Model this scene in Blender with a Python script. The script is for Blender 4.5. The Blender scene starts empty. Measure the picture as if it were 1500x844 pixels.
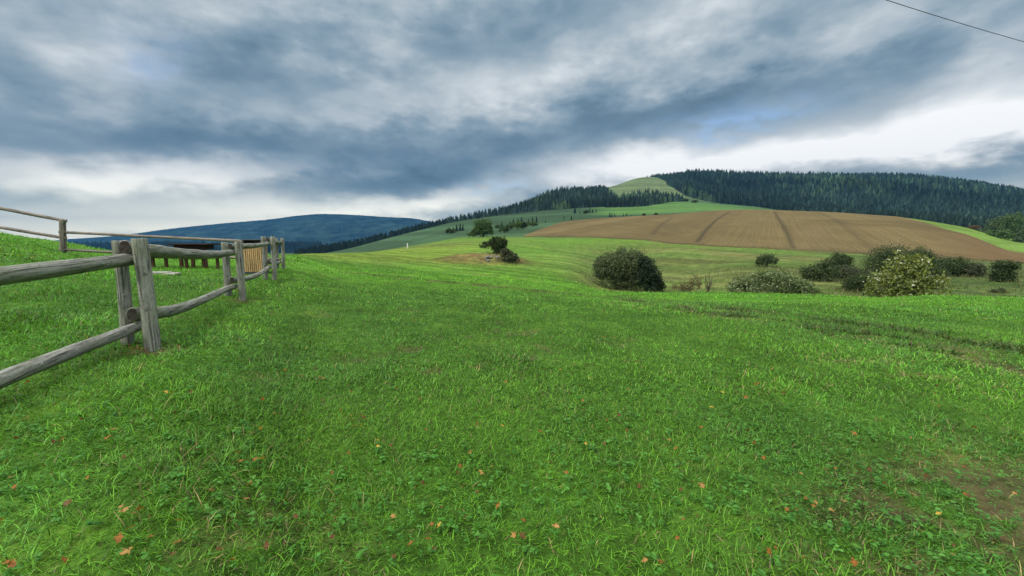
import bpy, math, time
import numpy as np
from mathutils import Vector, Matrix
T0 = time.time()
R = math.radians
rng = np.random.default_rng(7)
scene = bpy.context.scene
col = scene.collection

# ------------------------------------------------------------------ camera
F = 600.0                      # focal length in pixels of the 1500 px wide photograph
TH = math.atan(72.0 / F)       # the camera looks slightly down
CT, ST = math.cos(TH), math.sin(TH)
EYE = 1.55
cd = bpy.data.cameras.new('camera')
cam = bpy.data.objects.new('camera', cd)
col.objects.link(cam)
cd.sensor_width = 36.0
cd.lens = F / 1500.0 * 36.0
cd.clip_start = 0.05
cd.clip_end = 60000.0
cam.location = (0, 0, EYE)
cam.rotation_euler = (math.pi / 2 - TH, 0, 0)
scene.camera = cam

def slope(v):                  # tangent of elevation for image row v
    k = (422.0 - v) / F
    return (k * CT - ST) / (CT + k * ST)
def side(u, v=350.0):          # x / y for image column u
    return (u - 750.0) / F * (CT - slope(v) * ST)
def W(u, v, Y):                # world point seen at (u, v) standing at depth Y
    return Vector((side(u, v) * Y, Y, EYE + slope(v) * Y))
def project(x, y, z):
    dep = y * CT - (z - EYE) * ST
    up = y * ST + (z - EYE) * CT
    return 750 + F * x / dep, 422 - F * up / dep

# ------------------------------------------------------------------ numpy noise
def _hash(ix, iy, seed):
    h = (ix.astype(np.int64) * 374761393 + iy.astype(np.int64) * 668265263 + seed * 974634777) & 0x7fffffff
    h = ((h ^ (h >> 13)) * 1274126177) & 0x7fffffff
    h = h ^ (h >> 16)
    return (h & 0xffff) / 65535.0
def vnoise(x, y, seed=0):
    x = np.asarray(x, float); y = np.asarray(y, float)
    ix = np.floor(x); iy = np.floor(y)
    fx = x - ix; fy = y - iy
    fx = fx * fx * (3 - 2 * fx); fy = fy * fy * (3 - 2 * fy)
    a = _hash(ix, iy, seed); b = _hash(ix + 1, iy, seed)
    c = _hash(ix, iy + 1, seed); d = _hash(ix + 1, iy + 1, seed)
    return (a * (1 - fx) + b * fx) * (1 - fy) + (c * (1 - fx) + d * fx) * fy
def fbm(x, y, seed=0, oct=4, rough=0.5):
    t = 0; a = 1; s = 0
    for i in range(oct):
        t = t + a * vnoise(np.asarray(x) * 2 ** i + 17.3 * i, np.asarray(y) * 2 ** i - 9.1 * i, seed + i)
        s += a; a *= rough
    return t / s
def sstep(a, b, x):
    t = np.clip((np.asarray(x, float) - a) / (b - a), 0, 1)
    return t * t * (3 - 2 * t)

# ------------------------------------------------------------------ terrain: profiles along sight lines, blended sideways
TAIL = [(4000, -62), (14000, -62)]
LEFT = [(150, -18), (500, -42), (1500, -66), (2600, -66)]
PROF = {
 -300: [(4, -1.0), (8, -.2), (14, 1.0), (22, 2.2), (35, 2.6), (60, 0)] + LEFT,
 0: [(3, -1.22), (4.2, -1.05), (8, -.55), (14, .06), (20, .27), (30, 0), (60, -4)] + LEFT,
 92: [(4.2, -1.08), (8, -.78), (14, -.46), (24, -.30), (40, -1.2), (80, -6)] + LEFT,
 160: [(4.2, -1.12), (8, -.97), (14, -.88), (22, -.76), (40, -2), (80, -7)] + LEFT,
 212: [(4.2, -1.14), (8, -1.08), (14, -1.04), (22, -1.02), (32, -1.3), (50, -2.8), (80, -7)] + LEFT,
 354: [(4.2, -1.3), (8.3, -1.22), (12, -1.17), (20, -1.14), (35, -1.45), (60, -3.0), (90, -6)] + LEFT,
 420: [(5, -1.44), (10, -1.27), (16, -1.16), (30, -1.35), (60, -2.2), (100, -4.5), (200, -14), (600, -30), (1500, -60), (2600, -66)],
 500: [(5, -1.5), (10, -1.45), (20, -1.75), (40, -2.2), (80, -2.8), (130, -5.4), (250, -12), (600, -16), (800, -30), (1500, -60), (2600, -66)],
 600: [(5, -1.54), (10, -1.58), (20, -2.0), (40, -2.55), (80, -2.9), (125, -2.5), (160, -3.0), (300, -3.0), (650, 9), (800, 0), (1200, -40), (2500, -66)],
 700: [(5, -1.56), (10, -1.62), (20, -2.25), (40, -2.95), (60, -3.2), (100, -2.0), (180, 1.2), (300, 5), (700, 34), (780, 36), (1000, 0), (2500, -66)],
 760: [(5, -1.57), (10, -1.65), (20, -2.35), (40, -3.2), (70, -3.4), (110, -2.2), (170, .85), (300, 7.5), (700, 43), (950, 70), (1150, 60), (1500, 0), (2500, -66)],
 830: [(5, -1.58), (10, -1.7), (20, -2.5), (40, -3.4), (70, -3.6), (110, -2.9), (170, .9), (300, 12.5), (500, 30), (700, 51), (1150, 122), (1300, 120), (1800, 20), (3000, -66)],
 900: [(5, -1.59), (10, -1.72), (20, -2.8), (28, -3.6), (40, -5.0), (60, -5.2), (100, -4.0), (150, 0), (350, 18), (700, 55), (1000, 108), (1300, 165), (1500, 186), (1800, 150), (2500, 0)],
 945: [(5, -1.6), (10, -1.73), (20, -2.85), (28, -3.65), (40, -5.1), (60, -5.5), (100, -3.4), (140, -.8), (350, 19), (700, 57), (1000, 112), (1300, 180), (1450, 210), (1800, 200), (2500, 50)],
 1000: [(5, -1.6), (10, -1.74), (20, -2.9), (29, -3.8), (40, -5.3), (60, -5.6), (100, -2.7), (135, -1.8), (250, 8), (380, 23.5), (700, 60), (850, 77), (1200, 150), (1700, 250), (1950, 252), (2600, 100)],
 1100: [(5, -1.6), (10, -1.76), (20, -2.95), (28, -3.7), (35, -5.2), (60, -4.2), (120, -2.8), (250, 11.5), (400, 28), (500, 33), (900, 70), (1200, 128), (1700, 244), (1950, 246), (2600, 100)],
 1200: [(5, -1.61), (10, -1.8), (20, -2.85), (24, -3.25), (35, -5.3), (50, -4.85), (110, -3.6), (250, 13), (380, 24.5), (600, 30), (900, 63), (1700, 231), (1950, 232), (2600, 100)],
 1300: [(5, -1.62), (10, -1.83), (18, -2.75), (22, -3.2), (32, -5.2), (50, -4.8), (105, -4.3), (220, 9), (330, 17), (450, 15), (800, 43), (1700, 226), (1950, 226), (2600, 100)],
 1400: [(5, -1.63), (10, -1.86), (22, -3.1), (32, -5.0), (50, -4.7), (95, -4.8), (200, 3), (280, 8.5), (380, 5), (700, 30), (1700, 198), (1950, 196), (2600, 100)],
 1500: [(5, -1.64), (10, -1.9), (21, -3.0), (32, -5.0), (50, -4.6), (85, -5.1), (170, -6), (220, -2.5), (300, -2), (600, 15), (1700, 157), (1950, 155), (2600, 100)],
 1800: [(5, -1.66), (10, -2.0), (21, -3.2), (32, -5.0), (50, -4.8), (85, -6), (170, -9), (220, -8), (300, -8), (600, 5), (1700, 130), (1950, 125), (2600, 80)],
}
def pchip(xs, ys, xq):
    xs = np.asarray(xs, float); ys = np.asarray(ys, float)
    h = np.diff(xs)
    d = np.diff(ys, axis=0) / h.reshape((-1,) + (1,) * (ys.ndim - 1))
    m = np.zeros_like(ys)
    hh = h.reshape((-1,) + (1,) * (ys.ndim - 1))
    w1 = 2 * hh[1:] + hh[:-1]; w2 = hh[1:] + 2 * hh[:-1]
    ok = d[1:] * d[:-1] > 0
    with np.errstate(divide='ignore', invalid='ignore'):
        mm = (w1 + w2) / (w1 / d[:-1] + w2 / d[1:])
    m[1:-1] = np.where(ok, mm, 0)
    m[0] = d[0]; m[-1] = d[-1]
    xq = np.clip(xq, xs[0], xs[-1])
    i = np.clip(np.searchsorted(xs, xq, side='right') - 1, 0, len(xs) - 2)
    t = (xq - xs[i]) / h[i]
    sh = t.shape + (1,) * (ys.ndim - 1)
    t = t.reshape(sh); H = h[i].reshape(sh)
    return ((1 + 2 * t) * (1 - t) ** 2 * ys[i] + t * (1 - t) ** 2 * H * m[i]
            + t * t * (3 - 2 * t) * ys[i + 1] + t * t * (t - 1) * H * m[i + 1])
LY0, LY1, NLY = math.log(3.0), math.log(14000.0), 700
lyg = np.linspace(LY0, LY1, NLY)
us = sorted(PROF)
tab = []
for u_ in us:
    p = [(0, -1.55)] + PROF[u_] + TAIL
    tab.append(pchip([math.log(a + 3) for a, _ in p], [b for _, b in p], lyg))
PH = np.array([math.atan(side(u_)) for u_ in us])
PHG = np.linspace(PH[0], PH[-1], 500)
TABLE = pchip(PH, np.array(tab), PHG)          # [azimuth, log depth]
def _bil(phi, ly):
    a = np.clip((phi - PHG[0]) / (PHG[1] - PHG[0]), 0, len(PHG) - 1.001)
    b = np.clip((ly - LY0) / (lyg[1] - LY0), 0, NLY - 1.001)
    i = a.astype(int); j = b.astype(int); a = a - i; b = b - j
    return ((TABLE[i, j] * (1 - b) + TABLE[i, j + 1] * b) * (1 - a)
            + (TABLE[i + 1, j] * (1 - b) + TABLE[i + 1, j + 1] * b) * a)
MOUND = (side(712) * 56, 56.0)
def ground_z(x, y, detail=True):
    x = np.asarray(x, float); y = np.asarray(y, float)
    r = np.hypot(x, y); phi = np.arctan2(x, y)
    pc = np.clip(phi, PH[0], PH[-1])
    z = _bil(pc, np.log(r * np.cos(pc) + 3))
    back = sstep(R(75), R(150), np.abs(phi))
    z = z * (1 - back) + (-1.55 - 0.01 * r) * back
    z = z + EYE
    # the small earth mound with the rocks
    mx = (x - MOUND[0]) / 6.4; my = (y - MOUND[1]) / 4.4
    z = z + 1.3 * np.exp(-(mx * mx + my * my) ** 1.4)
    if detail:
        near = 1 - sstep(12, 60, r)
        z = z + near * 0.09 * (fbm(x * .9, y * .9, 3) - .5)
        z = z + (sstep(8, 40, r) * (1 - sstep(200, 500, r))) * 0.45 * (fbm(x * .12, y * .12, 5, 3) - .5)
        z = z + sstep(300, 900, r) * 5 * (fbm(x * .008, y * .008, 6, 3) - .5)
    return z
def find_depth(u, v, y0, y1):   # depth in [y0, y1] at which the ground of column u lies on row v
    ys = np.geomspace(y0, y1, 400)
    k = side(u, v)
    vv = project(k * ys, ys, ground_z(k * ys, ys))[1]
    return float(ys[np.argmin(np.abs(vv - v))])
def on_ground(u, v, y0, y1):
    Y = find_depth(u, v, y0, y1); x = side(u, v) * Y
    return Vector((x, Y, float(ground_z(x, Y))))

# worn wheel track across the meadow, and the bare patch near the camera, in metres on the ground
trk_px = [(1640, 562), (1500, 536), (1400, 514), (1300, 495), (1200, 480), (1100, 466), (1000, 452), (900, 438), (800, 427), (700, 417), (600, 408), (520, 400)]
TRK = np.array([on_ground(u, v, 5, 45)[:2] for u, v in trk_px])
trk2_px = [(1640, 536), (1500, 512), (1380, 492), (1250, 474), (1150, 462), (1050, 450), (950, 438), (850, 427), (760, 418)]
TRK2 = np.array([on_ground(u, v, 5, 45)[:2] for u, v in trk2_px])
def dist_line(x, y, L):
    d = np.full(np.shape(x), 1e9)
    for (a, b), (c, e) in zip(L[:-1], L[1:]):
        vx, vy = c - a, e - b
        t = np.clip(((x - a) * vx + (y - b) * vy) / (vx * vx + vy * vy), 0, 1)
        d = np.minimum(d, np.hypot(x - a - t * vx, y - b - t * vy))
    return d
BARE = on_ground(1415, 738, 1.5, 6)
FEET = [(side(208) * 4.15, 4.12, .22), (side(355) * 8.25, 8.15, .22)]
def wear(x, y):                 # 0 lush .. 1 bare
    x = np.asarray(x, float); y = np.asarray(y, float)
    n = fbm(x * 1.3, y * 1.3, 21, 4)
    n2 = fbm(x * .35, y * .35, 22, 3)
    d1 = dist_line(x, y, TRK) / .50; d2 = dist_line(x, y, TRK2) / .36
    a = np.exp(-d1 ** 2) * np.clip(n2 * 3.6 - .75, .25, 1.2) + .8 * np.exp(-d2 ** 2) * np.clip(n2 * 4 - 1.2, 0.1, 1.0)
    a = a * sstep(.38, .54, n)
    px = (x - BARE[0]); py = (y - BARE[1])
    q = ((px * .9 + py * .43) / 1.0) ** 2 + ((-px * .43 + py * .9) / .42) ** 2
    b = np.exp(-q * .8) * sstep(.34, .52, fbm(x * 4, y * 4, 25, 3)) * 1.15
    q2 = ((px - .45) / .5) ** 2 + ((py + .5) / .22) ** 2
    b = np.maximum(b, np.exp(-q2) * sstep(.34, .6, fbm(x * 4, y * 4, 26, 3)))
    for (fx_, fy_, fr_) in FEET: b = np.maximum(b, np.exp(-((x - fx_) ** 2 + (y - fy_) ** 2) / fr_ ** 2))
    c = .55 * sstep(.60, .76, fbm(x * .8, y * .8, 23, 3)) * sstep(.5, .7, fbm(x * 3, y * 3, 24, 2))
    return np.clip(np.maximum(np.maximum(a, b), c), 0, 1)

# ------------------------------------------------------------------ mesh helpers
def mesh_np(name, verts, faces, colors=None, smooth=False):
    me = bpy.data.meshes.new(name)
    verts = np.asarray(verts, np.float32)
    me.vertices.add(len(verts)); me.vertices.foreach_set('co', verts.ravel())
    if not isinstance(faces, list): faces = [faces]
    faces = [np.asarray(f, np.int32) for f in faces if len(f)]
    tot = sum(len(f) for f in faces)
    loops = np.concatenate([f.ravel() for f in faces])
    counts = np.concatenate([np.full(len(f), f.shape[1], np.int32) for f in faces])
    starts = np.concatenate([[0], np.cumsum(counts)[:-1]]).astype(np.int32)
    me.loops.add(len(loops)); me.loops.foreach_set('vertex_index', loops)
    me.polygons.add(tot); me.polygons.foreach_set('loop_start', starts)
    if smooth: me.polygons.foreach_set('use_smooth', np.ones(tot, bool))
    else: me.polygons.foreach_set('use_smooth', np.zeros(tot, bool))
    me.update(calc_edges=True)
    if colors is not None:
        c = np.ones((len(verts), 4), np.float32); c[:, :3] = colors
        at = me.attributes.new('col', 'FLOAT_COLOR', 'POINT')
        at.data.foreach_set('color', c.ravel())
    return me
def link(name, me, mat=None, parent=None, loc=None):
    o = bpy.data.objects.new(name, me)
    col.objects.link(o)
    if mat is not None and me is not None and len(me.materials) == 0: me.materials.append(mat)
    if parent is not None: o.parent = parent
    if loc is not None: o.location = loc
    return o
def tag(o, label=None, cat=None, group=None, kind=None):
    if label: o['label'] = label
    if cat: o['category'] = cat
    if group: o['group'] = group
    if kind: o['kind'] = kind
    return o
def empty(name, loc, label, cat, group=None, rz=0):
    o = bpy.data.objects.new(name, None); col.objects.link(o)
    o.location = loc; o.rotation_euler = (0, 0, rz); o.empty_display_size = .2
    return tag(o, label, cat, group)
def grid_faces(n, m, wrap=False):
    i = np.arange(n - 1)[:, None]; mm = m if wrap else m - 1
    j = np.arange(mm)[None, :]
    a = i * m + j; b = i * m + (j + 1) % m
    return np.stack([a, b, b + m, a + m], -1).reshape(-1, 4)

# ------------------------------------------------------------------ material helpers
class N:
    def __init__(s, tree): s.t = tree; s.nodes = tree.nodes; s.links = tree.links
    def node(s, typ, **kw):
        n = s.nodes.new(typ)
        for k, v in kw.items(): setattr(n, k, v)
        return n
    def put(s, sock, v):
        if v is None: return
        if hasattr(v, 'is_output') or isinstance(v, bpy.types.NodeSocket): s.links.new(v, sock)
        else: sock.default_value = v
    def math(s, op, a, b=None, c=None, clamp=False):
        n = s.node('ShaderNodeMath', operation=op, use_clamp=clamp)
        s.put(n.inputs[0], a); s.put(n.inputs[1], b); s.put(n.inputs[2], c)
        return n.outputs[0]
    def vmath(s, op, a, b=None):
        n = s.node('ShaderNodeVectorMath', operation=op)
        s.put(n.inputs[0], a); s.put(n.inputs[1], b)
        return n.outputs[0]
    def noise(s, vec, scale=5, detail=4, rough=.5, dist=0, out=0):
        n = s.node('ShaderNodeTexNoise')
        s.put(n.inputs['Vector'], vec); s.put(n.inputs['Scale'], scale); s.put(n.inputs['Detail'], detail)
        s.put(n.inputs['Roughness'], rough); s.put(n.inputs['Distortion'], dist)
        return n.outputs[out]
    def ramp(s, fac, stops, interp='LINEAR'):
        n = s.node('ShaderNodeValToRGB'); cr = n.color_ramp; cr.interpolation = interp
        while len(cr.elements) < len(stops): cr.elements.new(.5)
        for e, (p, c) in zip(cr.elements, stops):
            e.position = p; e.color = (c[0], c[1], c[2], 1) if hasattr(c, '__len__') else (c, c, c, 1)
        s.put(n.inputs[0], fac)
        return n.outputs[0]
    def mix(s, fac, a, b, blend='MIX'):
        n = s.node('ShaderNodeMix', data_type='RGBA', blend_type=blend)
        s.put(n.inputs[0], fac); s.put(n.inputs[6], a if not isinstance(a, tuple) else a + (1,) * (4 - len(a)))
        s.put(n.inputs[7], b if not isinstance(b, tuple) else b + (1,) * (4 - len(b)))
        return n.outputs[2]
def new_mat(name):
    m = bpy.data.materials.new(name); m.use_nodes = True
    m.node_tree.nodes.clear()
    g = N(m.node_tree)
    out = g.node('ShaderNodeOutputMaterial')
    return m, g, out
def princ(g, out, color, rough=.8, spec=.3, normal=None, metal=0):
    p = g.node('ShaderNodeBsdfPrincipled')
    g.put(p.inputs['Base Color'], color if not isinstance(color, tuple) else color + (1,) * (4 - len(color)))
    g.put(p.inputs['Roughness'], rough); g.put(p.inputs['Specular IOR Level'], spec); g.put(p.inputs['Metallic'], metal)
    if normal is not None: g.put(p.inputs['Normal'], normal)
    g.links.new(p.outputs[0], out.inputs['Surface'])
    return p
def bump(g, h, strength=.4, dist=.02):
    b = g.node('ShaderNodeBump'); g.put(b.inputs['Strength'], strength); g.put(b.inputs['Distance'], dist)
    g.put(b.inputs['Height'], h); return b.outputs[0]
def attr(g, name='col'):
    return g.node('ShaderNodeAttribute', attribute_name=name).outputs['Color']

def leaf_mat(name, trans=.35, rough=.5, spec=.25):
    m, g, out = new_mat(name)
    c = attr(g)
    d = g.node('ShaderNodeBsdfPrincipled'); g.put(d.inputs['Base Color'], c); g.put(d.inputs['Roughness'], rough)
    g.put(d.inputs['Specular IOR Level'], spec)
    t = g.node('ShaderNodeBsdfTranslucent'); g.put(t.inputs['Color'], g.mix(1.0, c, (1.25, 1.15, .55), 'MULTIPLY'))
    mx = g.node('ShaderNodeMixShader'); mx.inputs[0].default_value = trans
    g.links.new(d.outputs[0], mx.inputs[1]); g.links.new(t.outputs[0], mx.inputs[2])
    g.links.new(mx.outputs[0], out.inputs['Surface'])
    return m
M_grass = leaf_mat('grass_blades', .26, .42, .24)
M_leaf = leaf_mat('bush_leaves', .25, .55, .2)
M_needle = leaf_mat('spruce_needles', .05, .8, .1)

def wood_mat(name, base=(.245, .248, .222), dark=(.045, .042, .034), green=(.125, .145, .075), axis='x'):
    m, g, out = new_mat(name)
    oc = g.node('ShaderNodeTexCoord').outputs['Object']
    st = g.node('ShaderNodeMapping'); st.inputs['Scale'].default_value = (2.2, 42, 42) if axis == 'x' else (42, 42, 2.2); g.links.new(oc, st.inputs[0])
    st2 = g.node('ShaderNodeMapping'); st2.inputs['Scale'].default_value = (5, 7, 7); g.links.new(oc, st2.inputs[0])
    grain = g.noise(st.outputs[0], 1.0, 6, .65, .6)
    blot = g.noise(st2.outputs[0], .55, 5, .6, .3)
    fine = g.noise(st2.outputs[0], 5.0, 4, .7)
    c = g.ramp(grain, [(.33, dark), (.43, tuple(.5 * b for b in base)), (.55, base), (.75, tuple(min(1, 1.3 * b) for b in base))])
    c = g.mix(g.ramp(blot, [(.42, 0.0), (.72, .75)]), c, green)
    c = g.mix(g.ramp(fine, [(.52, 0.0), (.68, .65)]), c, tuple(.35 * b for b in base))
    c = g.mix(g.ramp(g.noise(st2.outputs[0], 7.0, 3, .6), [(.62, 0.0), (.70, .7)]), c, tuple(min(1, 1.55 * b) for b in base))
    knot = g.noise(st2.outputs[0], 1.6, 2, .5)
    c = g.mix(g.ramp(knot, [(.66, 0.0), (.74, .8)]), c, tuple(.30 * b for b in base))
    crack = g.ramp(grain, [(.25, 0.0), (.40, 1.0)])
    h = g.math('ADD', g.math('MULTIPLY', crack, .8), g.math('MULTIPLY', fine, .25))
    princ(g, out, c, .9, .12, bump(g, h, 1.0, .02))
    return m
M_log = wood_mat('weathered_log_wood')
M_pole = wood_mat('weathered_pole_wood', (.25, .21, .185), (.07, .055, .045), (.21, .20, .15))
M_darkwood = wood_mat('dark_stained_wood', (.035, .022, .018), (.012, .009, .008), (.03, .025, .018))
M_brownwood = wood_mat('brown_stained_wood', (.10, .055, .032), (.03, .02, .013), (.08, .06, .035))
M_slat = wood_mat('fresh_larch_wood', (.50, .33, .15), (.26, .15, .06), (.44, .30, .14), 'z')
M_paleboard = wood_mat('bleached_board_wood', (.30, .30, .26), (.12, .11, .09), (.2, .22, .16))
m, g, out = new_mat('dark_log_end_grain')
oc = g.node('ShaderNodeTexCoord').outputs['Object']
princ(g, out, g.ramp(g.noise(oc, 30, 4, .7), [(.3, (.018, .015, .012)), (.7, (.075, .065, .052))]), .9, .1)
M_end = m
m, g, out = new_mat('dark_sheet_metal'); princ(g, out, (.03, .035, .045), .45, .5); M_dmetal = m
m, g, out = new_mat('white_painted_post')
oc = g.node('ShaderNodeTexCoord').outputs['Object']
princ(g, out, g.ramp(g.noise(oc, 8, 3, .6), [(.3, (.42, .43, .38)), (.6, (.62, .62, .58))]), .6, .3); M_white = m
m, g, out = new_mat('cable_rubber'); princ(g, out, (.02, .02, .022), .6, .3); M_cable = m
m, g, out = new_mat('pale_field_stone')
oc = g.node('ShaderNodeTexCoord').outputs['Object']
c = g.ramp(g.noise(oc, 3, 6, .65), [(.3, (.07, .062, .05)), (.5, (.16, .148, .12)), (.7, (.26, .24, .205))])
princ(g, out, c, .9, .2, bump(g, g.noise(oc, 8, 6, .7), .6, .05)); M_rock = m
m, g, out = new_mat('bark')
oc = g.node('ShaderNodeTexCoord').outputs['Object']
mp = g.node('ShaderNodeMapping'); mp.inputs['Scale'].default_value = (8, 8, 2); g.links.new(oc, mp.inputs[0])
princ(g, out, g.ramp(g.noise(mp.outputs[0], 2, 5, .65), [(.35, (.035, .028, .022)), (.65, (.15, .13, .105))]), .9, .1); M_bark = m

# ------------------------------------------------------------------ ground sheet
def region_colors(x, y):
    """base colours of the soil and turf, by place"""
    r = np.hypot(x, y); Y = np.maximum(y, .1)
    n1 = fbm(x * .06, y * .06, 31, 4)[:, None]; n2 = fbm(x * .3, y * .3, 32, 4)[:, None]
    n3 = fbm(x * .012, y * .012, 33, 4)[:, None]
    u = 750 + 604 * x / Y
    lush = np.array([.056, .175, .010]); turf2 = np.array([.088, .210, .016]); olive = np.array([.100, .125, .034])
    straw = np.array([.16, .14, .055]); pasture = np.array([.036, .074, .034]); bald = np.array([.098, .138, .060])
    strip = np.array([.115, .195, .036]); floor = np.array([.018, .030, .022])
    c = lush * (1 - n2) + turf2 * n2
    # mown far meadow, lighter
    w = sstep(22, 60, Y)[:, None]
    c = c * (1 - w) + (np.array([.076, .170, .020]) * (1 - n1) + np.array([.108, .165, .032]) * n1) * w
    # dry hollow on the right
    hol = (sstep(790, 880, u) * sstep(26, 34, Y) * (1 - sstep(85, 150, Y)))[:, None]
    dry = sstep(.42, .66, fbm(x * .035 + 3, y * .09, 35, 4))[:, None]
    wet = sstep(1160, 1330, u)[:, None]
    hc = np.array([.086, .138, .030]) * (1 - dry) + olive * dry
    hc = hc * (1 - .45 * sstep(.5, .7, n1) * 1.0) + straw * (.45 * sstep(.5, .7, n1))
    hc = hc * (1 - .8 * wet) + np.array([.044, .070, .020]) * .8 * wet
    c = c * (1 - hol) + hc * hol
    # pale band at the left crest: a sunlit patch put into the turf colour
    lb = (sstep(35, 55, Y) * (1 - sstep(640, 760, u)) * (1 - sstep(110, 140, Y)))[:, None]
    c = c * (1 - .55 * lb) + np.array([.140, .200, .024]) * .55 * lb
    # rough bank between meadow and pasture
    bank = (np.exp(-((Y - 122) / 9.0) ** 2) * sstep(480, 540, u) * (1 - sstep(640, 720, u)))[:, None]
    c = c * (1 - .7 * bank) + np.array([.10, .105, .035]) * .7 * bank
    td = TRK[-1] - TRK[0]; td = td / np.hypot(*td)
    al = x * td[0] + y * td[1]; pe = -x * td[1] + y * td[0]
    ln = fbm(pe * .55 + .5 * fbm(x * .05, y * .05, 44, 2), al * .03, 43, 3)[:, None]
    lw = (sstep(14, 30, Y) * (1 - sstep(115, 150, Y)))[:, None]
    c = c * (1 + lw * (np.clip((ln - .5) * 1.7, -.26, .26)))
    dl = sstep(.60, .70, ln) * sstep(.40, .6, n2) * lw
    c = c * (1 - .5 * dl) + np.array([.085, .085, .030]) * .5 * dl
    # mound
    q = ((x - MOUND[0]) / 7.0) ** 2 + ((y - MOUND[1] + 1) / 5.0) ** 2
    md = (np.exp(-q ** 2) * (0.72 + .28 * sstep(.35, .6, fbm(x * .8, y * .8, 36, 3))))[:, None]
    c = c * (1 - md) + np.array([.120, .082, .036]) * md
    # pasture on the hill
    pa = sstep(150, 185, Y)[:, None] * (1 - sstep(1290, 1320, u) * (1 - sstep(330, 340, Y)))[:, None]
    c = c * (1 - pa) + (pasture * (1.15 - .3 * n3)) * pa
    pb = (sstep(380, 420, Y) * sstep(850, 900, u) * (1 - sstep(700, 900, Y)))[:, None]
    c = c * (1 - pb) + np.array([.066, .140, .036]) * pb
    bl = (sstep(850, 1000, Y) * sstep(840, 880, u))[:, None]
    c = c * (1 - bl) + bald * (1.15 - .3 * n2) * bl
    # light strip right of the ploughed field
    sp = (sstep(1262, 1290, u) * (1 - sstep(330, 350, Y)) * sstep(110, 150, Y))[:, None]
    c = c * (1 - sp) + strip * (1.1 - .3 * n1) * sp
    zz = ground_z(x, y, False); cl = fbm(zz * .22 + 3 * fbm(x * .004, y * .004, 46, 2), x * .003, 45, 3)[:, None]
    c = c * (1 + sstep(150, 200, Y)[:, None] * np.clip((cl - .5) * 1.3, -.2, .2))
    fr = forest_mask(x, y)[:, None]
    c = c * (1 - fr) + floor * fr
    c = c * (.86 + .28 * n2)
    th = (1 - sstep(9, 26, r))[:, None]
    c = c * (1 - .75 * th) + np.array([.034, .075, .012]) * .75 * th      # soil and moss between the blades
    wr = wear(x, y)[:, None] * (1 - sstep(30, 60, r))[:, None]
    soil = np.array([.085, .065, .034])
    c = c * (1 - .85 * wr) + soil * .85 * wr
    return c

def lerp(u, pts):
    return np.interp(u, [p[0] for p in pts], [p[1] for p in pts])
def forest_mask(x, y):
    x = np.asarray(x, float); y = np.asarray(y, float)
    Y = np.maximum(y, .1); u = 750 + 604 * x / Y
    wob = 14 * (fbm(x * .01, y * .01, 41, 3) - .5)
    Yw = Y + wob * 3; uw = u + wob * .6
    a = (uw > 938) & (Yw > lerp(uw, [(938, 1520), (960, 1400), (975, 1180), (1000, 960), (1050, 870), (1100, 860), (1200, 600), (1300, 480), (1400, 420), (1500, 330), (1800, 300)])) & (Y < 2150)
    b = (uw > 884) & (uw < 997) & (Yw > lerp(uw, [(884, 640), (945, 640), (980, 740), (997, 810)])) & (Yw < lerp(uw, [(884, 860), (905, 860), (945, 950), (975, 920), (997, 860)]))
    c = (uw > 655) & (uw < 905) & (Yw > lerp(uw, [(655, 655), (700, 690), (760, 690), (830, 680), (905, 690)])) & (Yw < lerp(uw, [(655, 760), (700, 920), (760, 1200), (830, 1400), (872, 1400), (890, 1000), (905, 860)]))
    d = (uw > -350) & (uw < 470) & (Yw > 1900) & (Yw < 2500)
    return (a | b | c | d).astype(float)

phi_f = np.linspace(R(-64), R(64), 760)
phi_b = np.linspace(R(64), R(296), 60)[1:-1]
phis = np.concatenate([phi_f, phi_b])
rs = np.concatenate([[0.25], np.geomspace(.5, 13500, 560)])
PP, RR = np.meshgrid(phis, rs)
gx = (RR * np.sin(PP)).ravel(); gy = (RR * np.cos(PP)).ravel()
gz = ground_z(gx, gy)
# wheel ruts are slightly sunken
gz -= wear(gx, gy) * .03 * (np.hypot(gx, gy) < 40)
gv = np.stack([gx, gy, gz], 1)
fq = grid_faces(len(rs), len(phis), True)[:, ::-1]
cen = np.array([[0, 0, float(ground_z(0, .001))]])
nv = len(gv); j = np.arange(len(phis))
tri = np.stack([np.full(len(phis), nv), (j + 1) % len(phis), j], 1)
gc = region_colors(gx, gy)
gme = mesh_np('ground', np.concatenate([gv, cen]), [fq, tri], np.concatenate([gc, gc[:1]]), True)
m, g, out = new_mat('turf_and_soil')
pos = g.node('ShaderNodeNewGeometry').outputs['Position']
c = attr(g)
n_f = g.noise(pos, 9, 5, .65); n_m = g.noise(pos, 1.1, 5, .6); n_l = g.noise(pos, .13, 5, .6); n_x = g.noise(pos, .02, 5, .6)
def mul(c, n, lo, hi): return g.mix(1.0, c, g.ramp(n, [(.3, lo), (.7, hi)]), 'MULTIPLY')
c = mul(c, n_f, .58, 1.36); c = mul(c, n_m, .62, 1.34); c = mul(c, n_l, .84, 1.14); c = mul(c, n_x, .88, 1.12)
yel = g.ramp(n_m, [(.55, (1, 1, 1)), (.75, (1.35, 1.05, 1.0))])
c = g.mix(1.0, c, yel, 'MULTIPLY')
princ(g, out, c, .95, .08, bump(g, g.math('ADD', n_f, g.math('MULTIPLY', n_m, 2.5)), .5, .12))
ground = link('ground', gme, m); tag(ground, kind='structure')
ground['label'] = 'green meadow, dry hollow and hill pasture'

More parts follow.
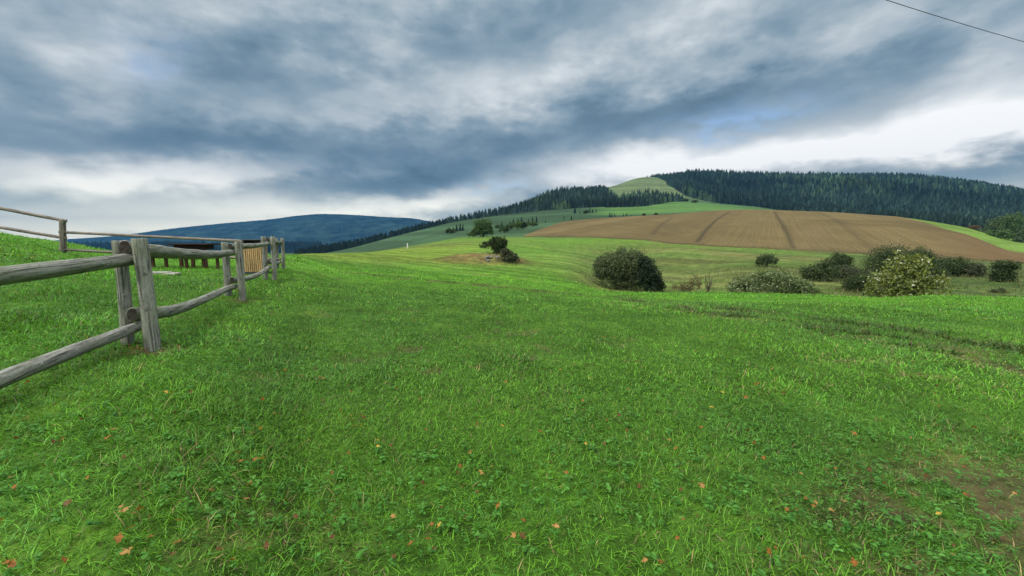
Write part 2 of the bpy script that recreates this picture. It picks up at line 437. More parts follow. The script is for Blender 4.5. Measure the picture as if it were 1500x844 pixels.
# ------------------------------------------------------------------ ploughed field (a sheet just above the ground)
uf = np.linspace(766, 1620, 420)
yb = lerp(uf, [(766, 168), (830, 168), (900, 149), (1000, 134), (1060, 125), (1100, 120), (1200, 110), (1300, 105), (1400, 95), (1500, 86), (1620, 80)])
yt = lerp(uf, [(766, 176), (790, 235), (830, 300), (900, 350), (1000, 380), (1090, 405), (1150, 420), (1230, 420), (1290, 322), (1330, 262), (1380, 214), (1440, 187), (1500, 168), (1560, 130), (1620, 84)])
tt = np.linspace(0, 1, 130)
kf = (uf - 750) / 604.0
YY = yb[None, :] * (yt / yb)[None, :] ** tt[:, None]
wob = (fbm(uf * .05, uf * 0, 51, 3) - .5) * 2.5
YY = YY + wob[None, :] * (1 - tt[:, None])
XX = kf[None, :] * YY
fx = XX.ravel(); fy = YY.ravel(); fz = ground_z(fx, fy) + .22
edge = np.zeros((130, 420)); edge[0] = edge[-1] = 1; edge[:, 0] = edge[:, -1] = 1
fz = fz - .3 * edge.ravel()
up, vp = project(fx, fy, fz)
base = np.array([.106, .080, .033]); dk = np.array([.058, .044, .018]); lt = np.array([.150, .116, .052])
nA = fbm(fx * .02, fy * .02, 52, 4)[:, None]; nB = fbm(fx * .16, fy * .05, 53, 3)[:, None]
fc = base * (1 - .5 * nA) + lt * .5 * nA
fc = fc * (.85 + .3 * nB)
def band(px, w):
    P = np.array([[side(a, b) * Yq, Yq] for a, b in px for Yq in [find_depth(a, b, 90, 405)]])
    d = dist_line(fx, fy, P)
    return np.exp(-(d / w) ** 2)[:, None]
qf = fx * math.cos(R(31.6)) - fy * math.sin(R(31.6))
pan = (vnoise(np.floor(qf / 17.0) * 3.7, qf * 0, 57) - .5)[:, None]; fc = fc * (1 + .34 * pan)
b1 = band([(1068, 311), (1048, 324), (1032, 340), (1020, 356)], 1.0); b2 = band([(1134, 310), (1143, 325), (1154, 345), (1163, 365)], .85)
b3 = band([(985, 318), (968, 330), (955, 345)], 1.0); b4 = band([(1200, 312), (1240, 335), (1290, 372)], 1.2)
for b_, k_ in ((b1, .75), (b2, .7), (b3, .45), (b4, .3)):
    fc = fc * (1 - b_ * k_) + np.array([.032, .028, .015]) * b_ * k_
pale = (sstep(1150, 1180, up) * (1 - sstep(1200, 1260, up)) * sstep(325, 345, vp))[:, None]
fc = fc * (1 - .3 * pale) + np.array([.145, .112, .055]) * .3 * pale
red = sstep(1320, 1480, up)[:, None]
fc = fc * (1 - .55 * red) + np.array([.115, .066, .032]) * .55 * red
eb_ = (1 - sstep(.0, .07, (tt[:, None] + 0 * uf[None, :]).ravel()))[:, None]; fc = fc * (1 - .55 * eb_) + np.array([.04, .045, .016]) * .55 * eb_
dkp = (sstep(.5, .72, fbm(fx * .03 + 5, fy * .03, 54, 3)) * sstep(1150, 1210, up))[:, None]
fc = fc * (1 - .35 * dkp) + dk * .35 * dkp
fme = mesh_np('ploughed_field', np.stack([fx, fy, fz], 1), grid_faces(130, 420), fc, True)
m, g, out = new_mat('ploughed_soil')
pos = g.node('ShaderNodeNewGeometry').outputs['Position']
c = attr(g)
vr = g.node('ShaderNodeVectorRotate', rotation_type='Z_AXIS'); vr.inputs['Angle'].default_value = R(31.6); g.links.new(pos, vr.inputs['Vector'])
mp = g.node('ShaderNodeMapping'); mp.inputs['Scale'].default_value = (1.3, .012, .0); g.links.new(vr.outputs[0], mp.inputs[0])
fur = g.noise(mp.outputs[0], 1.0, 4, .6); clod = g.noise(pos, 1.7, 6, .7)
c = g.mix(1.0, c, g.ramp(fur, [(.36, .86), (.64, 1.12)]), 'MULTIPLY')
c = g.mix(1.0, c, g.ramp(clod, [(.3, .62), (.7, 1.32)]), 'MULTIPLY')
princ(g, out, c, .95, .08, bump(g, g.math('ADD', clod, fur), .6, .3))
pf = link('ploughed_field', fme, m); tag(pf, kind='structure'); pf['label'] = 'brown ploughed field on the slope'

# ------------------------------------------------------------------ far mountains
def far_hill(name, sky_px, Yc, front, base_z, label, colr, seed, back=1500):
    uu = np.linspace(sky_px[0][0], sky_px[-1][0], 900)
    vv = pchip([a for a, _ in sky_px], [b for _, b in sky_px], uu)
    ss = np.concatenate([np.linspace(-1, 0, 60), np.linspace(0, 1, 14)[1:]])
    k = (uu - 750) / 604.0
    top = EYE + slope(vv) * Yc
    V = []
    for s_ in ss:
        Yl = Yc + (s_ * front if s_ < 0 else s_ * back)
        pr = math.cos(abs(s_) * math.pi / 2) ** 1.1 if abs(s_) < 1 else 0
        z = base_z + (top - base_z) * pr
        x = k * Yl
        z = z + 60 * pr * (1 - pr) * (fbm(x * .0012, np.full_like(x, Yl * .0012), seed, 4) - .5) * 2 + (16 if pr > .05 else 0) * (vnoise(x * .06, np.full_like(x, Yl * .06), seed + 9) - .5)
        V.append(np.stack([x, np.full_like(x, Yl), z], 1))
    V = np.concatenate(V)
    n = fbm(V[:, 0] * .002, V[:, 1] * .002, seed + 3, 4)[:, None]
    me = mesh_np(name, V, grid_faces(len(ss), 900), np.array(colr) * (.7 + .6 * n), True)
    m, g, out = new_mat(name + '_woods')
    pos = g.node('ShaderNodeNewGeometry').outputs['Position']
    c = g.mix(1.0, attr(g), g.ramp(g.noise(pos, .006, 8, .7), [(.38, .25), (.62, 1.9)]), 'MULTIPLY')
    princ(g, out, c, .95, .05)
    o = link(name, me, m); tag(o, kind='structure'); o['label'] = label
far_hill('distant_mountain', [(-300, 356), (60, 354), (100, 351), (170, 346), (250, 336), (330, 328), (400, 322), (440, 317), (475, 314.5), (520, 316), (560, 318.5), (600, 320.5), (640, 327), (700, 341), (800, 352)],
         6500, 2300, -62, 'long wooded blue mountain on the horizon', (.016, .032, .025), 61)

# ------------------------------------------------------------------ log helper
def frame_from(a, b):
    a = Vector(a); b = Vector(b); d = (b - a); L = d.length; d.normalize()
    upv = Vector((0, 0, 1)) if abs(d.z) < .9 else Vector((0, 1, 0))
    y = upv.cross(d).normalized(); z = d.cross(y)
    M = Matrix((d, y, z)).transposed().to_4x4(); M.translation = a
    return M, L
def log_mesh(name, L, r0, r1, bend=(0, 0), seed=0, nseg=26, nr=18, flat=.0, bend2=0.0, chamfer=.12, tenon=0):
    r = np.random.default_rng(seed)
    t = np.linspace(0, 1, nseg)
    t = np.concatenate([[0], [chamfer * r0 / L], t[1:-1], [1 - chamfer * r1 / L], [1]])
    rad = r0 + (r1 - r0) * t
    rad = rad * (1 + .07 * (fbm(t * L * 2.2, t * 0 + seed, seed, 3) - .5) * 2)
    rad[0] *= .90; rad[-1] *= .90
    cy = bend[0] * np.sin(t * math.pi) + .02 * (fbm(t * L * .9, t * 0 + 3, seed + 1, 2) - .5)
    cz = bend[1] * np.sin(t * math.pi) + bend2 * np.sin(t * 2 * math.pi) + .02 * (fbm(t * L * .9, t * 0 + 8, seed + 2, 2) - .5)
    an = np.linspace(0, 2 * math.pi, nr, endpoint=False)
    T, A = np.meshgrid(t, an, indexing='ij')
    lump = 1 + .11 * (fbm(np.cos(A) * 1.3 + T * L * .8 + 7, np.sin(A) * 1.3 + seed, seed + 5, 3) - .5) * 2
    rr = rad[:, None] * lump
    if flat: rr = rr * (1 - flat * np.maximum(0, -np.cos(A - 1.0)) ** 4)
    sq = 1 - tenon * (1 - sstep(.16, .30, t * L))[:, None]
    V = np.stack([T * L, cy[:, None] + sq * rr * np.cos(A), cz[:, None] + rr * np.sin(A)], -1).reshape(-1, 3)
    n = len(t)
    fq = grid_faces(n, nr, True)
    c0 = len(V); V = np.concatenate([V, [[0, cy[0], cz[0]], [L, cy[-1], cz[-1]]]])
    j = np.arange(nr)
    f0 = np.stack([np.full(nr, c0), (j + 1) % nr, j], 1)
    f1 = np.stack([np.full(nr, c0 + 1), (n - 1) * nr + j, (n - 1) * nr + (j + 1) % nr], 1)
    me = mesh_np(name, V, [fq, f0, f1], None, True)
    return me, len(fq), nr
def log(name, a, b, r0, r1, mat, parent, bend=(0, 0), seed=0, endmat=None, flat=0, bend2=0.0, nseg=26, label=None, tenon=0):
    M, L = frame_from(a, b)
    me, nq, nr = log_mesh(name, L, r0, r1, bend, seed, nseg, flat=flat, bend2=bend2, tenon=tenon)
    me.materials.append(mat)
    if endmat is not None:
        me.materials.append(endmat)
        mi = np.zeros(len(me.polygons), np.int32); mi[nq:] = 1
        me.polygons.foreach_set('material_index', mi)
    sh = np.ones(len(me.polygons), bool); sh[nq:] = False
    me.polygons.foreach_set('use_smooth', sh)
    o = link(name, me, None, parent)
    o.matrix_basis = (parent.matrix_basis.inverted() @ M) if parent else M
    if label: o['label'] = label
    return o

# ------------------------------------------------------------------ near log fence: pairs of posts holding stacked rails
fe = empty('log_fence', W(212, 513, 4.2), 'weathered grey log fence with paired posts and stacked round rails', 'fence')
pairs = [  # front post: top px, base px, depth, radius ; rear post offsets
    ((203.5, 349.5), (224, 515), 4.20, .076, (171, 352.5), (187, 507), 4.30, .064),
    ((349, 354), (355, 440), 8.3, .078, (329, 355), (333, 424), 8.5, .078),
    ((399.5, 346.5), (401, 405), 12.0, .075, (385.5, 346.5), (387.5, 402), 12.2, .075),
    ((414, 349), (414.5, 392), 15.8, .07, (404.5, 349), (405.5, 390), 16.0, .07),
    ]
sd = 100
for (t0, b0, Y0, r0, t1, b1, Y1, r1) in pairs:
    for (tp, bp, Y_, r_) in ((t0, b0, Y0, r0), (t1, b1, Y1, r1)):
        a = W(bp[0], bp[1], Y_); b = W(tp[0], tp[1], Y_ + .0)
        a.z = float(ground_z(a.x, a.y)) - .25
        log('post', a, b, r_ * .89, r_ * .85, M_log, fe, (.005, .01), sd, M_log, nseg=16); sd += 1
# first pair out of frame, beside the camera
P0 = Vector((-4.25, .25, float(ground_z(-4.25, .25))))
for dx in (0, -.30):
    log('post', P0 + Vector((dx, 0, -.25)), P0 + Vector((dx, 0, 1.12)), .082, .078, M_log, fe, (0, 0), sd, M_log, nseg=14); sd += 1
def mid(i, v, f=.5):            # point between the two posts of pair i at image row v
    p = pairs[i]
    a = W(p[0][0], v, p[2]); b = W(p[4][0], v, p[6])
    lean = ((v - p[0][1]) / (p[1][1] - p[0][1]))
    a = W(p[0][0] + (p[1][0] - p[0][0]) * lean, v, p[2]); b = W(p[4][0] + (p[5][0] - p[4][0]) * lean, v, p[6])
    return a.lerp(b, f)
def stretch(a, b, ea, eb):
    d = (b - a).normalized(); return a - d * ea, b + d * eb
def rail(a, b, ra, rb, bend, ea=.14, eb=.14, flat=.25, bend2=0.0):
    global sd
    a, b = stretch(a, b, ea, eb)
    o = log('rail', a, b, ra * .86, rb * .87, M_log, fe, bend, sd, M_end, flat, bend2, nseg=40, tenon=.36); sd += 1
# span 0 -> 1 (runs out of the left edge of the photograph)
rail(W(-330, 447, 1.95), mid(0, 381), .088, .076, (0, .0), .3, .10)
rail(W(-330, 737, 1.95), mid(0, 480), .088, .064, (0, .10), .3, .10, .25, .02)
# span 1 -> 2
rail(mid(0, 363.5), mid(1, 370.5), .098, .075, (0, -.055), .07, .12)
rail(mid(0, 461), mid(1, 420.5), .094, .070, (0, -.075), .07, .12, .25, -.03)
# span 2 -> 3
rail(mid(1, 361), mid(2, 357.0), .080, .07, (0, -.03), .13, .12)
rail(mid(1, 410), mid(2, 391.5), .082, .07, (0, -.10), .13, .12)
# span 3 -> 4
rail(mid(2, 350.5), mid(3, 355.5), .075, .07, (0, -.03), .14, .14)
rail(mid(2, 383.5), mid(3, 384.0), .075, .07, (0, -.05), .14, .14)

# ------------------------------------------------------------------ thin pole fence on the bank behind
fa = W(92, 369, 14.0); fa.z = float(ground_z(fa.x, fa.y))
f2 = empty('pole_fence', fa, 'thin brown pole fence with two rails climbing the grassy bank', 'fence')
for du, vt in ((90, 321.5), (94, 322.5)):
    a = W(du, 369, 14.0 + (.12 if du > 91 else 0)); a.z = float(ground_z(a.x, a.y)) - .2
    b = W(du - .6, vt, 14.0 + (.12 if du > 91 else 0))
    log('post', a, b, .058, .055, M_pole, f2, (0, 0), sd, M_pole, nseg=10); sd += 1
pc = W(-120, 330, 13.0)
for dx in (0, .14):
    gz0 = float(ground_z(pc.x + dx, pc.y))
    log('post', (pc.x + dx, pc.y, gz0 - .2), (pc.x + dx, pc.y, gz0 + 1.35), .058, .055, M_pole, f2, (0, 0), sd, M_pole, nseg=10); sd += 1
def pole(a, b, ra, rb, bend=(0, 0), ea=.1, eb=.1):
    global sd
    a, b = stretch(a, b, ea, eb)
    log('rail', a, b, ra, rb, M_pole, f2, bend, sd, M_pole, nseg=24); sd += 1
pole(W(-120, 283, 13.06), W(92, 322.8, 14.06), .058, .050)
pole(W(-120, 313.5, 13.06), W(92, 348.4, 14.06), .056, .048)
pole(W(92, 340.3, 14.06), W(407, 356.0, 15.9), .046, .052, (0, .0))
pole(W(92, 366.0, 14.06), W(407, 380.0, 15.9), .042, .048, (0, -.02))

# ------------------------------------------------------------------ box helper
def box_np(sx, sy, sz, c=(0, 0, 0), bev=.0):
    x, y, z = sx / 2, sy / 2, sz / 2
    b = min(bev, x * .9, y * .9, z * .9)
    if b <= 0:
        V = np.array([[i * x, j * y, k * z] for k in (-1, 1) for (i, j) in ((-1, -1), (1, -1), (1, 1), (-1, 1))])
        Fq = np.array([[0, 3, 2, 1], [4, 5, 6, 7], [0, 1, 5, 4], [1, 2, 6, 5], [2, 3, 7, 6], [3, 0, 4, 7]])
        return V + np.array(c), Fq
    ring = []
    def rect(hx, hy, zz): return [[-hx, -hy, zz], [hx, -hy, zz], [hx, hy, zz], [-hx, hy, zz]]
    V = np.array(rect(x - b, y - b, -z) + rect(x, y, -z + b) + rect(x, y, z - b) + rect(x - b, y - b, z))
    Fq = [[3, 2, 1, 0], [12, 13, 14, 15]]
    for k in range(3):
        for i in range(4):
            Fq.append([k * 4 + i, k * 4 + (i + 1) % 4, (k + 1) * 4 + (i + 1) % 4, (k + 1) * 4 + i])
    return V + np.array(c), np.array(Fq)
def boxes(name, lst, mat, parent, bev=.006):
    V = []; Fq = []; n = 0
    for (s, c) in lst:
        v, f = box_np(*s, c, bev); V.append(v); Fq.append(f + n); n += len(v)
    return link(name, mesh_np(name, np.concatenate(V), np.concatenate(Fq)), mat, parent)

# ------------------------------------------------------------------ picnic table with dark flared top, and bench
tp = W(287, 389, 16.4); tp.z = float(ground_z(tp.x, tp.y))
tb = empty('picnic_table', tp, 'dark stained wooden picnic table behind the log fence', 'table', rz=R(8))
px = 16.4 / 604
th = .90
boxes('tabletop', [((1.42, .16, .05), (0, (i - 2) * .17, th)) for i in range(5)], M_darkwood, tb)
boxes('apron', [((1.12, .05, .17), (0, -.28, th - .115)), ((1.12, .05, .17), (0, .28, th - .115)), ((.05, .5, .17), (-.53, 0, th - .115)), ((.05, .5, .17), (.53, 0, th - .115))], M_darkwood, tb)
for x in (-.42, 0, .46):
    boxes('leg', [((.10, .10, th - .03), (x, -.16, (th - .03) / 2 - .1))], M_brownwood, tb)
bp = W(280, 389, 16.0); bp.y = 15.75; bp.z = float(ground_z(bp.x, bp.y))
bn = empty('bench', bp, 'long low wooden bench in front of the dark picnic table', 'bench', rz=R(8))
boxes('seat', [((2.75, .17, .05), (0.05, -.1, .50)), ((2.75, .17, .05), (0.05, .09, .50))], M_brownwood, bn)
for x in (-1.13, -.68, .02, .62, 1.12):
    boxes('leg', [((.085, .085, .62), (x, 0, .165))], M_brownwood, bn)

# ------------------------------------------------------------------ slatted litter bin with dark hood
wp = W(376, 393.5, 14.1); wp.z = float(ground_z(wp.x, wp.y))
wb = empty('litter_bin', wp, 'litter bin clad in pale vertical wooden slats with dark hood', 'bin', rz=R(14))
bw = .56
sl = []
for i in range(9):
    o_ = (i - 4) * .06
    for sgn in (-1, 1):
        sl.append(((.043, .022, .86), (o_, sgn * bw / 2, .50)))
        sl.append(((.022, .043, .86), (sgn * bw / 2, o_, .50)))
boxes('slat_panel', sl, M_slat, wb, .003)
boxes('inner_box', [((bw - .06, bw - .06, .84), (0, 0, .49))], M_dmetal, wb)
boxes('plinth', [((bw + .02, bw + .02, .14), (0, 0, .0))], M_dmetal, wb)
boxes('hood', [((bw + .06, bw + .06, .03), (0, 0, 1.145)), ((.04, bw, .20), (-bw / 2 + .02, 0, 1.035)), ((.04, bw, .20), (bw / 2 - .02, 0, 1.035)), ((bw - .08, .03, .20), (0, bw / 2 - .02, 1.035))], M_dmetal, wb)

# ------------------------------------------------------------------ two bleached boards in the grass
for i, (u_, v_, L_, rz, lb) in enumerate(((233, 396.5, .62, 5, 'thicker bleached board lying in the grass right of the first post'), (246, 398.5, .66, -6, 'thinner bleached board lying in the grass beside a thicker one'))):
    q = W(u_, v_, 12.3); q.z = float(ground_z(q.x, q.y)) + .03
    V, f = box_np(L_, .2, .10 if i == 0 else .06, (0, 0, 0), .02)
    V = np.array(V); V[:, 1] += .02 * np.sin(V[:, 0] * 9)
    o = link('weathered_board', mesh_np('weathered_board', V, f), M_paleboard, None, q)
    o.rotation_euler = (R(8), 0, R(rz)); tag(o, lb, 'board')

# ------------------------------------------------------------------ white marker post far in the meadow
q = on_ground(597, 364, 100, 135)
mk = empty('marker_post', q, 'small white marker post at the far edge of the meadow', 'post')
boxes('shaft', [((.24, .24, 1.35), (0, 0, .55))], M_white, mk, .05)
boxes('cap', [((.30, .30, .18), (0, 0, 1.30))], M_white, mk, .08)

# ------------------------------------------------------------------ overhead cable
a = W(1290, -2, 11.0); b = W(1500, 62, 13.6)
d = (b - a); L = 46
pts = []
for s_ in np.linspace(-14, 18, 60):
    p = a + d.normalized() * (s_ + 1.5); p.z += .0016 * (s_ - 2) ** 2 - .01
    pts.append(p)
V = []
for i, p in enumerate(pts):
    t = (pts[min(i + 1, 59)] - pts[max(i - 1, 0)]).normalized(); y = t.cross(Vector((0, 0, 1))).normalized(); z = y.cross(t)
    for k in range(8):
        an = k * math.pi / 4; V.append(p + (y * math.cos(an) + z * math.sin(an)) * .0078)
cb = link('overhead_cable', mesh_np('overhead_cable', np.array(V), grid_faces(60, 8, True), None, True), M_cable)
tag(cb, 'thin black overhead cable crossing the cloudy sky', 'cable')

# ------------------------------------------------------------------ foliage builders
def leaf_quads(P, size, rnd, colors, droop=.0, ratio=.55):
    n = len(P)
    d = rnd.normal(size=(n, 3)); d[:, 2] -= droop; d /= np.linalg.norm(d, axis=1)[:, None]
    e = np.cross(d, rnd.normal(size=(n, 3))); e /= np.linalg.norm(e, axis=1)[:, None]
    s = (size * rnd.uniform(.65, 1.3, n))[:, None]
    V = np.stack([P - d * s * .5, P + e * s * ratio * .5, P + d * s * .5, P - e * s * ratio * .5], 1).reshape(-1, 3)
    Fq = np.arange(n * 4).reshape(-1, 4)
    return V, Fq, np.repeat(colors, 4, axis=0)
def make_crown(lobes, ncl, per, leaf, pal, seed, spread=.16, droop=0., ratio=.55, low=-.55, pal_top=None):
    rnd = np.random.default_rng(seed)
    vol = np.array([l[3] * l[4] * l[5] for l in lobes]) ** .67; vol /= vol.sum()
    P = []; 
    for l, w in zip(lobes, vol):
        k = max(6, int(ncl * w))
        dd = rnd.normal(size=(k * 2, 3)); dd /= np.linalg.norm(dd, axis=1)[:, None]
        dd = dd[dd[:, 2] > low][:k]; k = len(dd)
        rr = rnd.uniform(.12, 1, k) ** .42
        rr = rr * (.66 + .72 * fbm(dd[:, 0] * 2.6 + seed, dd[:, 1] * 2.6 + dd[:, 2] * 2.3, seed + 1, 3))
        C = np.array(l[:3]) + dd * rr[:, None] * np.array(l[3:6])
        sp = spread * min(l[3:6])
        q = np.repeat(C, per, axis=0) + rnd.normal(size=(k * per, 3)) * sp * np.array([1, 1, .8])
        # one tint per clump
        tint = np.repeat(rnd.uniform(0, 1, k), per)
        P.append(np.concatenate([q, tint[:, None]], 1))
    P = np.concatenate(P); tint = np.clip(P[:, 3] * .7 + rnd.uniform(0, .45, len(P)), 0, 1); P = P[:, :3]
    P[:, 2] = np.maximum(P[:, 2], .05)
    pal = np.array(pal)
    idx = tint * (len(pal) - 1); i0 = np.clip(idx.astype(int), 0, len(pal) - 2); f = (idx - i0)[:, None]
    C = pal[i0] * (1 - f) + pal[i0 + 1] * f
    return leaf_quads(P, leaf, rnd, C, droop, ratio)
def make_stems(tops, r0, seed, base=(0, 0, -.2)):
    """tapered, bent stems running from the base to points inside the crown"""
    rnd = np.random.default_rng(seed); V = []; Fs = []; n = 0
    for tpt in tops:
        b = np.array(base) + np.append(rnd.uniform(-.5, .5, 2) * r0 * 3, 0); tpt = np.array(tpt)
        ns = 7; t = np.linspace(0, 1, ns)
        c = b + (tpt - b) * t[:, None]; c[:, 2] += .18 * np.linalg.norm(tpt - b) * np.sin(t * math.pi) * .5
        c[1:-1] += rnd.normal(size=(ns - 2, 3)) * .04 * np.linalg.norm(tpt - b)
        rad = r0 * (1 - t * .85)
        an = np.arange(6) * math.pi / 3
        for k in range(ns):
            V.append(np.stack([c[k, 0] + rad[k] * np.cos(an), c[k, 1] + rad[k] * np.sin(an), np.full(6, c[k, 2])], 1))
        Fs.append(grid_faces(ns, 6, True) + n); n += ns * 6
    return np.concatenate(V), np.concatenate(Fs)
PAL = {
 'willow': [(.028, .050, .018), (.058, .088, .032), (.095, .125, .055), (.15, .18, .095)],
 'dark': [(.016, .030, .012), (.030, .052, .019), (.048, .074, .026), (.072, .098, .038)],
 'conifer': [(.008, .018, .009), (.014, .028, .013), (.022, .040, .018), (.032, .055, .024)],
 'grey': [(.026, .036, .019), (.046, .058, .029), (.068, .080, .042), (.090, .102, .058)],
 'pale': [(.040, .066, .022), (.082, .120, .042), (.145, .190, .080), (.25, .295, .165)],
 'white': [(.016, .024, .008), (.034, .050, .012), (.080, .108, .020), (.145, .185, .034), (.19, .215, .055), (.42, .44, .33)],
 'green': [(.020, .045, .014), (.038, .080, .022), (.062, .115, .034), (.090, .150, .048)],
 'far': [(.022, .046, .022), (.045, .080, .036), (.075, .115, .050), (.11, .15, .07)],
 'rust': [(.050, .030, .018), (.085, .048, .028), (.110, .070, .040), (.10, .085, .045)],
}
sdb = 500
bush_feet = []
def bush(name, label, cat, base, lobes, pal, ncl, per, leaf, stems=5, r0=.06, group=None, spread=.16, droop=0., ratio=.55, low=-.55, trunk_name='stems'):
    """lobes in metres relative to the foot"""
    global sdb
    o = empty(name, base, label, cat, group)
    if base.y < 80: bush_feet.append((base.x, base.y, max(abs(l[0]) + l[3] for l in lobes)))
    V, f, c = make_crown(lobes, ncl, per, leaf, PAL[pal], sdb, spread, droop, ratio, low)
    link('crown', mesh_np('crown', V, f, c), M_leaf, o)
    rnd = np.random.default_rng(sdb)
    tops = []
    for i in range(stems):
        l = lobes[i % len(lobes)]
        tops.append((l[0] + rnd.uniform(-.5, .5) * l[3], l[1] + rnd.uniform(-.5, .5) * l[4], l[2] + rnd.uniform(-.1, .5) * l[5]))
    V, f = make_stems(tops, r0, sdb)
    link(trunk_name, mesh_np(trunk_name, V, f, None, True), M_bark, o)
    sdb += 11
    return o
def pxl(Y, *lobes):
    """lobes given as (du, height px of centre, half width px, half height px[, dy m]) at depth Y"""
    s = Y / 604.0; r = []
    for l in lobes:
        dy = l[4] if len(l) > 4 else 0
        r.append((l[0] * s, dy, l[1] * s, l[2] * s, max(l[2] * .85, l[3] * .8) * s, l[3] * s))
    return r
# the big willow bush and the dark conifer-like shrub at its right
Y = 41.0
b = W(910, 427, Y); b.z = float(ground_z(b.x, b.y))
k0 = project(b.x, b.y, b.z)[1] - 427
bush('willow_bush', 'big round grey-green willow bush in the middle of the hollow', 'bush', b,
     pxl(Y, (-18, 33 + k0, 22, 21), (4, 40 + k0, 27, 23), (20, 34 + k0, 20, 25), (-29, 36 + k0, 13, 15), (6, 16 + k0, 22, 16)), 'willow', 1500, 22, .16, 12, .07, spread=.13, low=-.9)
b = W(955, 428, 38.6); b.z = float(ground_z(b.x, b.y)); k0 = project(b.x, b.y, b.z)[1] - 428
bush('dark_shrub', 'dark pointed shrub leaning on the right flank of the big willow bush', 'bush', b,
     pxl(40, (-8, 24 + k0, 11, 26), (1, 15 + k0, 12, 18), (10, 8 + k0, 8, 9), (-14, 38 + k0, 6, 13)), 'conifer', 620, 22, .15, 5, .06, spread=.17, low=-1.0)
# dead rusty shrub + bare sapling
b = W(1008, 429, 38.0); b.z = float(ground_z(b.x, b.y)); k0 = project(b.x, b.y, b.z)[1] - 429
bush('rusty_shrub', 'low rusty brown shrub with bare twigs right of the willow', 'bush', b,
     pxl(38, (-14, 7 + k0, 14, 8), (0, 10 + k0, 12, 10), (10, 14 + k0, 7, 16)), 'rust', 120, 12, .11, 26, .022, spread=.25)
def bare_sapling(base, h, label):
    o = empty('bare_sapling', base, label, 'sapling')
    rnd = np.random.default_rng(77)
    V, f = make_stems([(0.05 * h, 0, h), (-.12 * h, .1, .75 * h), (.1 * h, -.1, .62 * h)], .045, 5)
    link('trunk', mesh_np('trunk', V, f, None, True), M_bark, o)
    tw = [(rnd.uniform(-.28, .28) * h, rnd.uniform(-.2, .2) * h, rnd.uniform(.3, .95) * h) for _ in range(22)]
    V, f = make_stems(tw, .02, 6, (0, 0, .15 * h))
    link('twigs', mesh_np('twigs', V, f, None, True), M_bark, o)
b = W(1037, 430, 37.5); b.z = float(ground_z(b.x, b.y))
bare_sapling(b, 2.6, 'thin bare sapling beside the rusty shrub')
# small round dark bush
b = on_ground(1122, 391, 48, 100)
bush('hawthorn_bush', 'small dark round bush alone on the green slope', 'bush', b, pxl(b.y, (0, 10, 13, 9), (-7, 7, 8, 7), (8, 8, 7, 6)), 'dark', 150, 18, .22, 4, .08, spread=.2)
# long pale willow in front, with dark foot at the left
Yw = 31.5
b = W(1128, 433, Yw); b.z = float(ground_z(b.x, b.y)); k0 = project(b.x, b.y, b.z)[1] - 433
bush('pale_willow_thicket', 'broad low silvery willow thicket tapering to the right', 'bush', b,
     pxl(Yw, (-38, 10 + k0, 20, 15), (-14, 16 + k0, 26, 20), (10, 18 + k0, 24, 21), (34, 9 + k0, 24, 15), (54, 3 + k0, 20, 9)), 'pale', 1000, 17, .16, 9, .04, spread=.2, droop=.2)
b = W(1079, 429, 33.5); b.z = float(ground_z(b.x, b.y)); k0 = project(b.x, b.y, b.z)[1] - 429
bush('dark_shrub', 'dark little shrub at the left end of the silvery willow thicket', 'bush', b, pxl(33.5, (0, 9 + k0, 10, 13), (6, 12 + k0, 7, 11)), 'dark', 120, 18, .13, 4, .04)
# dark bushes of the hollow
def hollow(u, vb, y0, y1, lob, pal, label, ncl=160, leaf=.24, name='thorn_bush', group=None, per=18, stems=5):
    b = on_ground(u, vb, y0, y1); print(name, u, 'depth', round(b.y, 1), 'row', round(project(b.x, b.y, b.z)[1], 1), vb)
    return bush(name, label, 'bush', b, pxl(b.y, *lob), pal, int(ncl * 1.6), per, leaf * .85, stems + 3, .06, group, .26, low=-1.0)
hollow(1200, 411, 42, 60, [(-12, 11, 13, 11), (8, 14, 15, 15), (-2, 7, 18, 8)], 'dark', 'wide dark bush left in the row of hollow bushes', 240)
hollow(1229, 395, 50, 80, [(-4, 12, 12, 11), (8, 11, 9, 10)], 'dark', 'round dark bush rising behind the wide dark bush', 160)
hollow(1250, 410, 44, 62, [(-8, 9, 15, 10), (12, 6, 12, 7)], 'grey', 'greyish low bush left of the white-flecked tree', 170)
hollow(1254, 426, 36, 48, [(-6, 10, 13, 11), (10, 12, 12, 14)], 'dark', 'dark shrub at the left foot of the white-flecked tree', 170, .18)
hollow(1303, 398, 48, 70, [(-14, 14, 20, 18), (6, 20, 22, 19), (20, 10, 16, 14)], 'dark', 'biggest dark bush directly behind the white-flecked tree', 330)
hollow(1350, 394, 48, 80, [(-4, 16, 12, 15), (8, 12, 12, 14), (-10, 20, 7, 10)], 'dark', 'dark upright bush right behind the white-flecked tree', 200)
hollow(1393, 405, 46, 66, [(-8, 14, 14, 14), (10, 16, 12, 13), (0, 6, 16, 7)], 'dark', 'spreading dark bush between the two right hollow bushes', 240)
hollow(1428, 406, 46, 66, [(0, 9, 10, 10), (4, 12, 6, 8)], 'grey', 'small grey bush between two dark hollow bushes', 110)
hollow(1470, 413, 42, 60, [(-6, 10, 10, 11), (0, 24, 14, 7), (4, 8, 9, 9)], 'dark', 'dark leggy bush farthest right in the hollow', 190)
hollow(1462, 429, 28, 42, [(-4, 2, 6, 3), (5, 3, 5, 4)], 'grey', 'tiny low grey bush on the rough ground at the right edge', 30, .14)
hollow(1283, 421, 34, 50, [(-4, 7, 11, 8), (8, 9, 9, 9)], 'grey', 'ragged grey shrub pressed against the left of the white-flecked tree', 120, .17)
hollow(1372, 408, 42, 64, [(-6, 8, 10, 9), (6, 6, 9, 6)], 'dark', 'low dark shrub filling the gap right of the white-flecked tree', 120, .2)
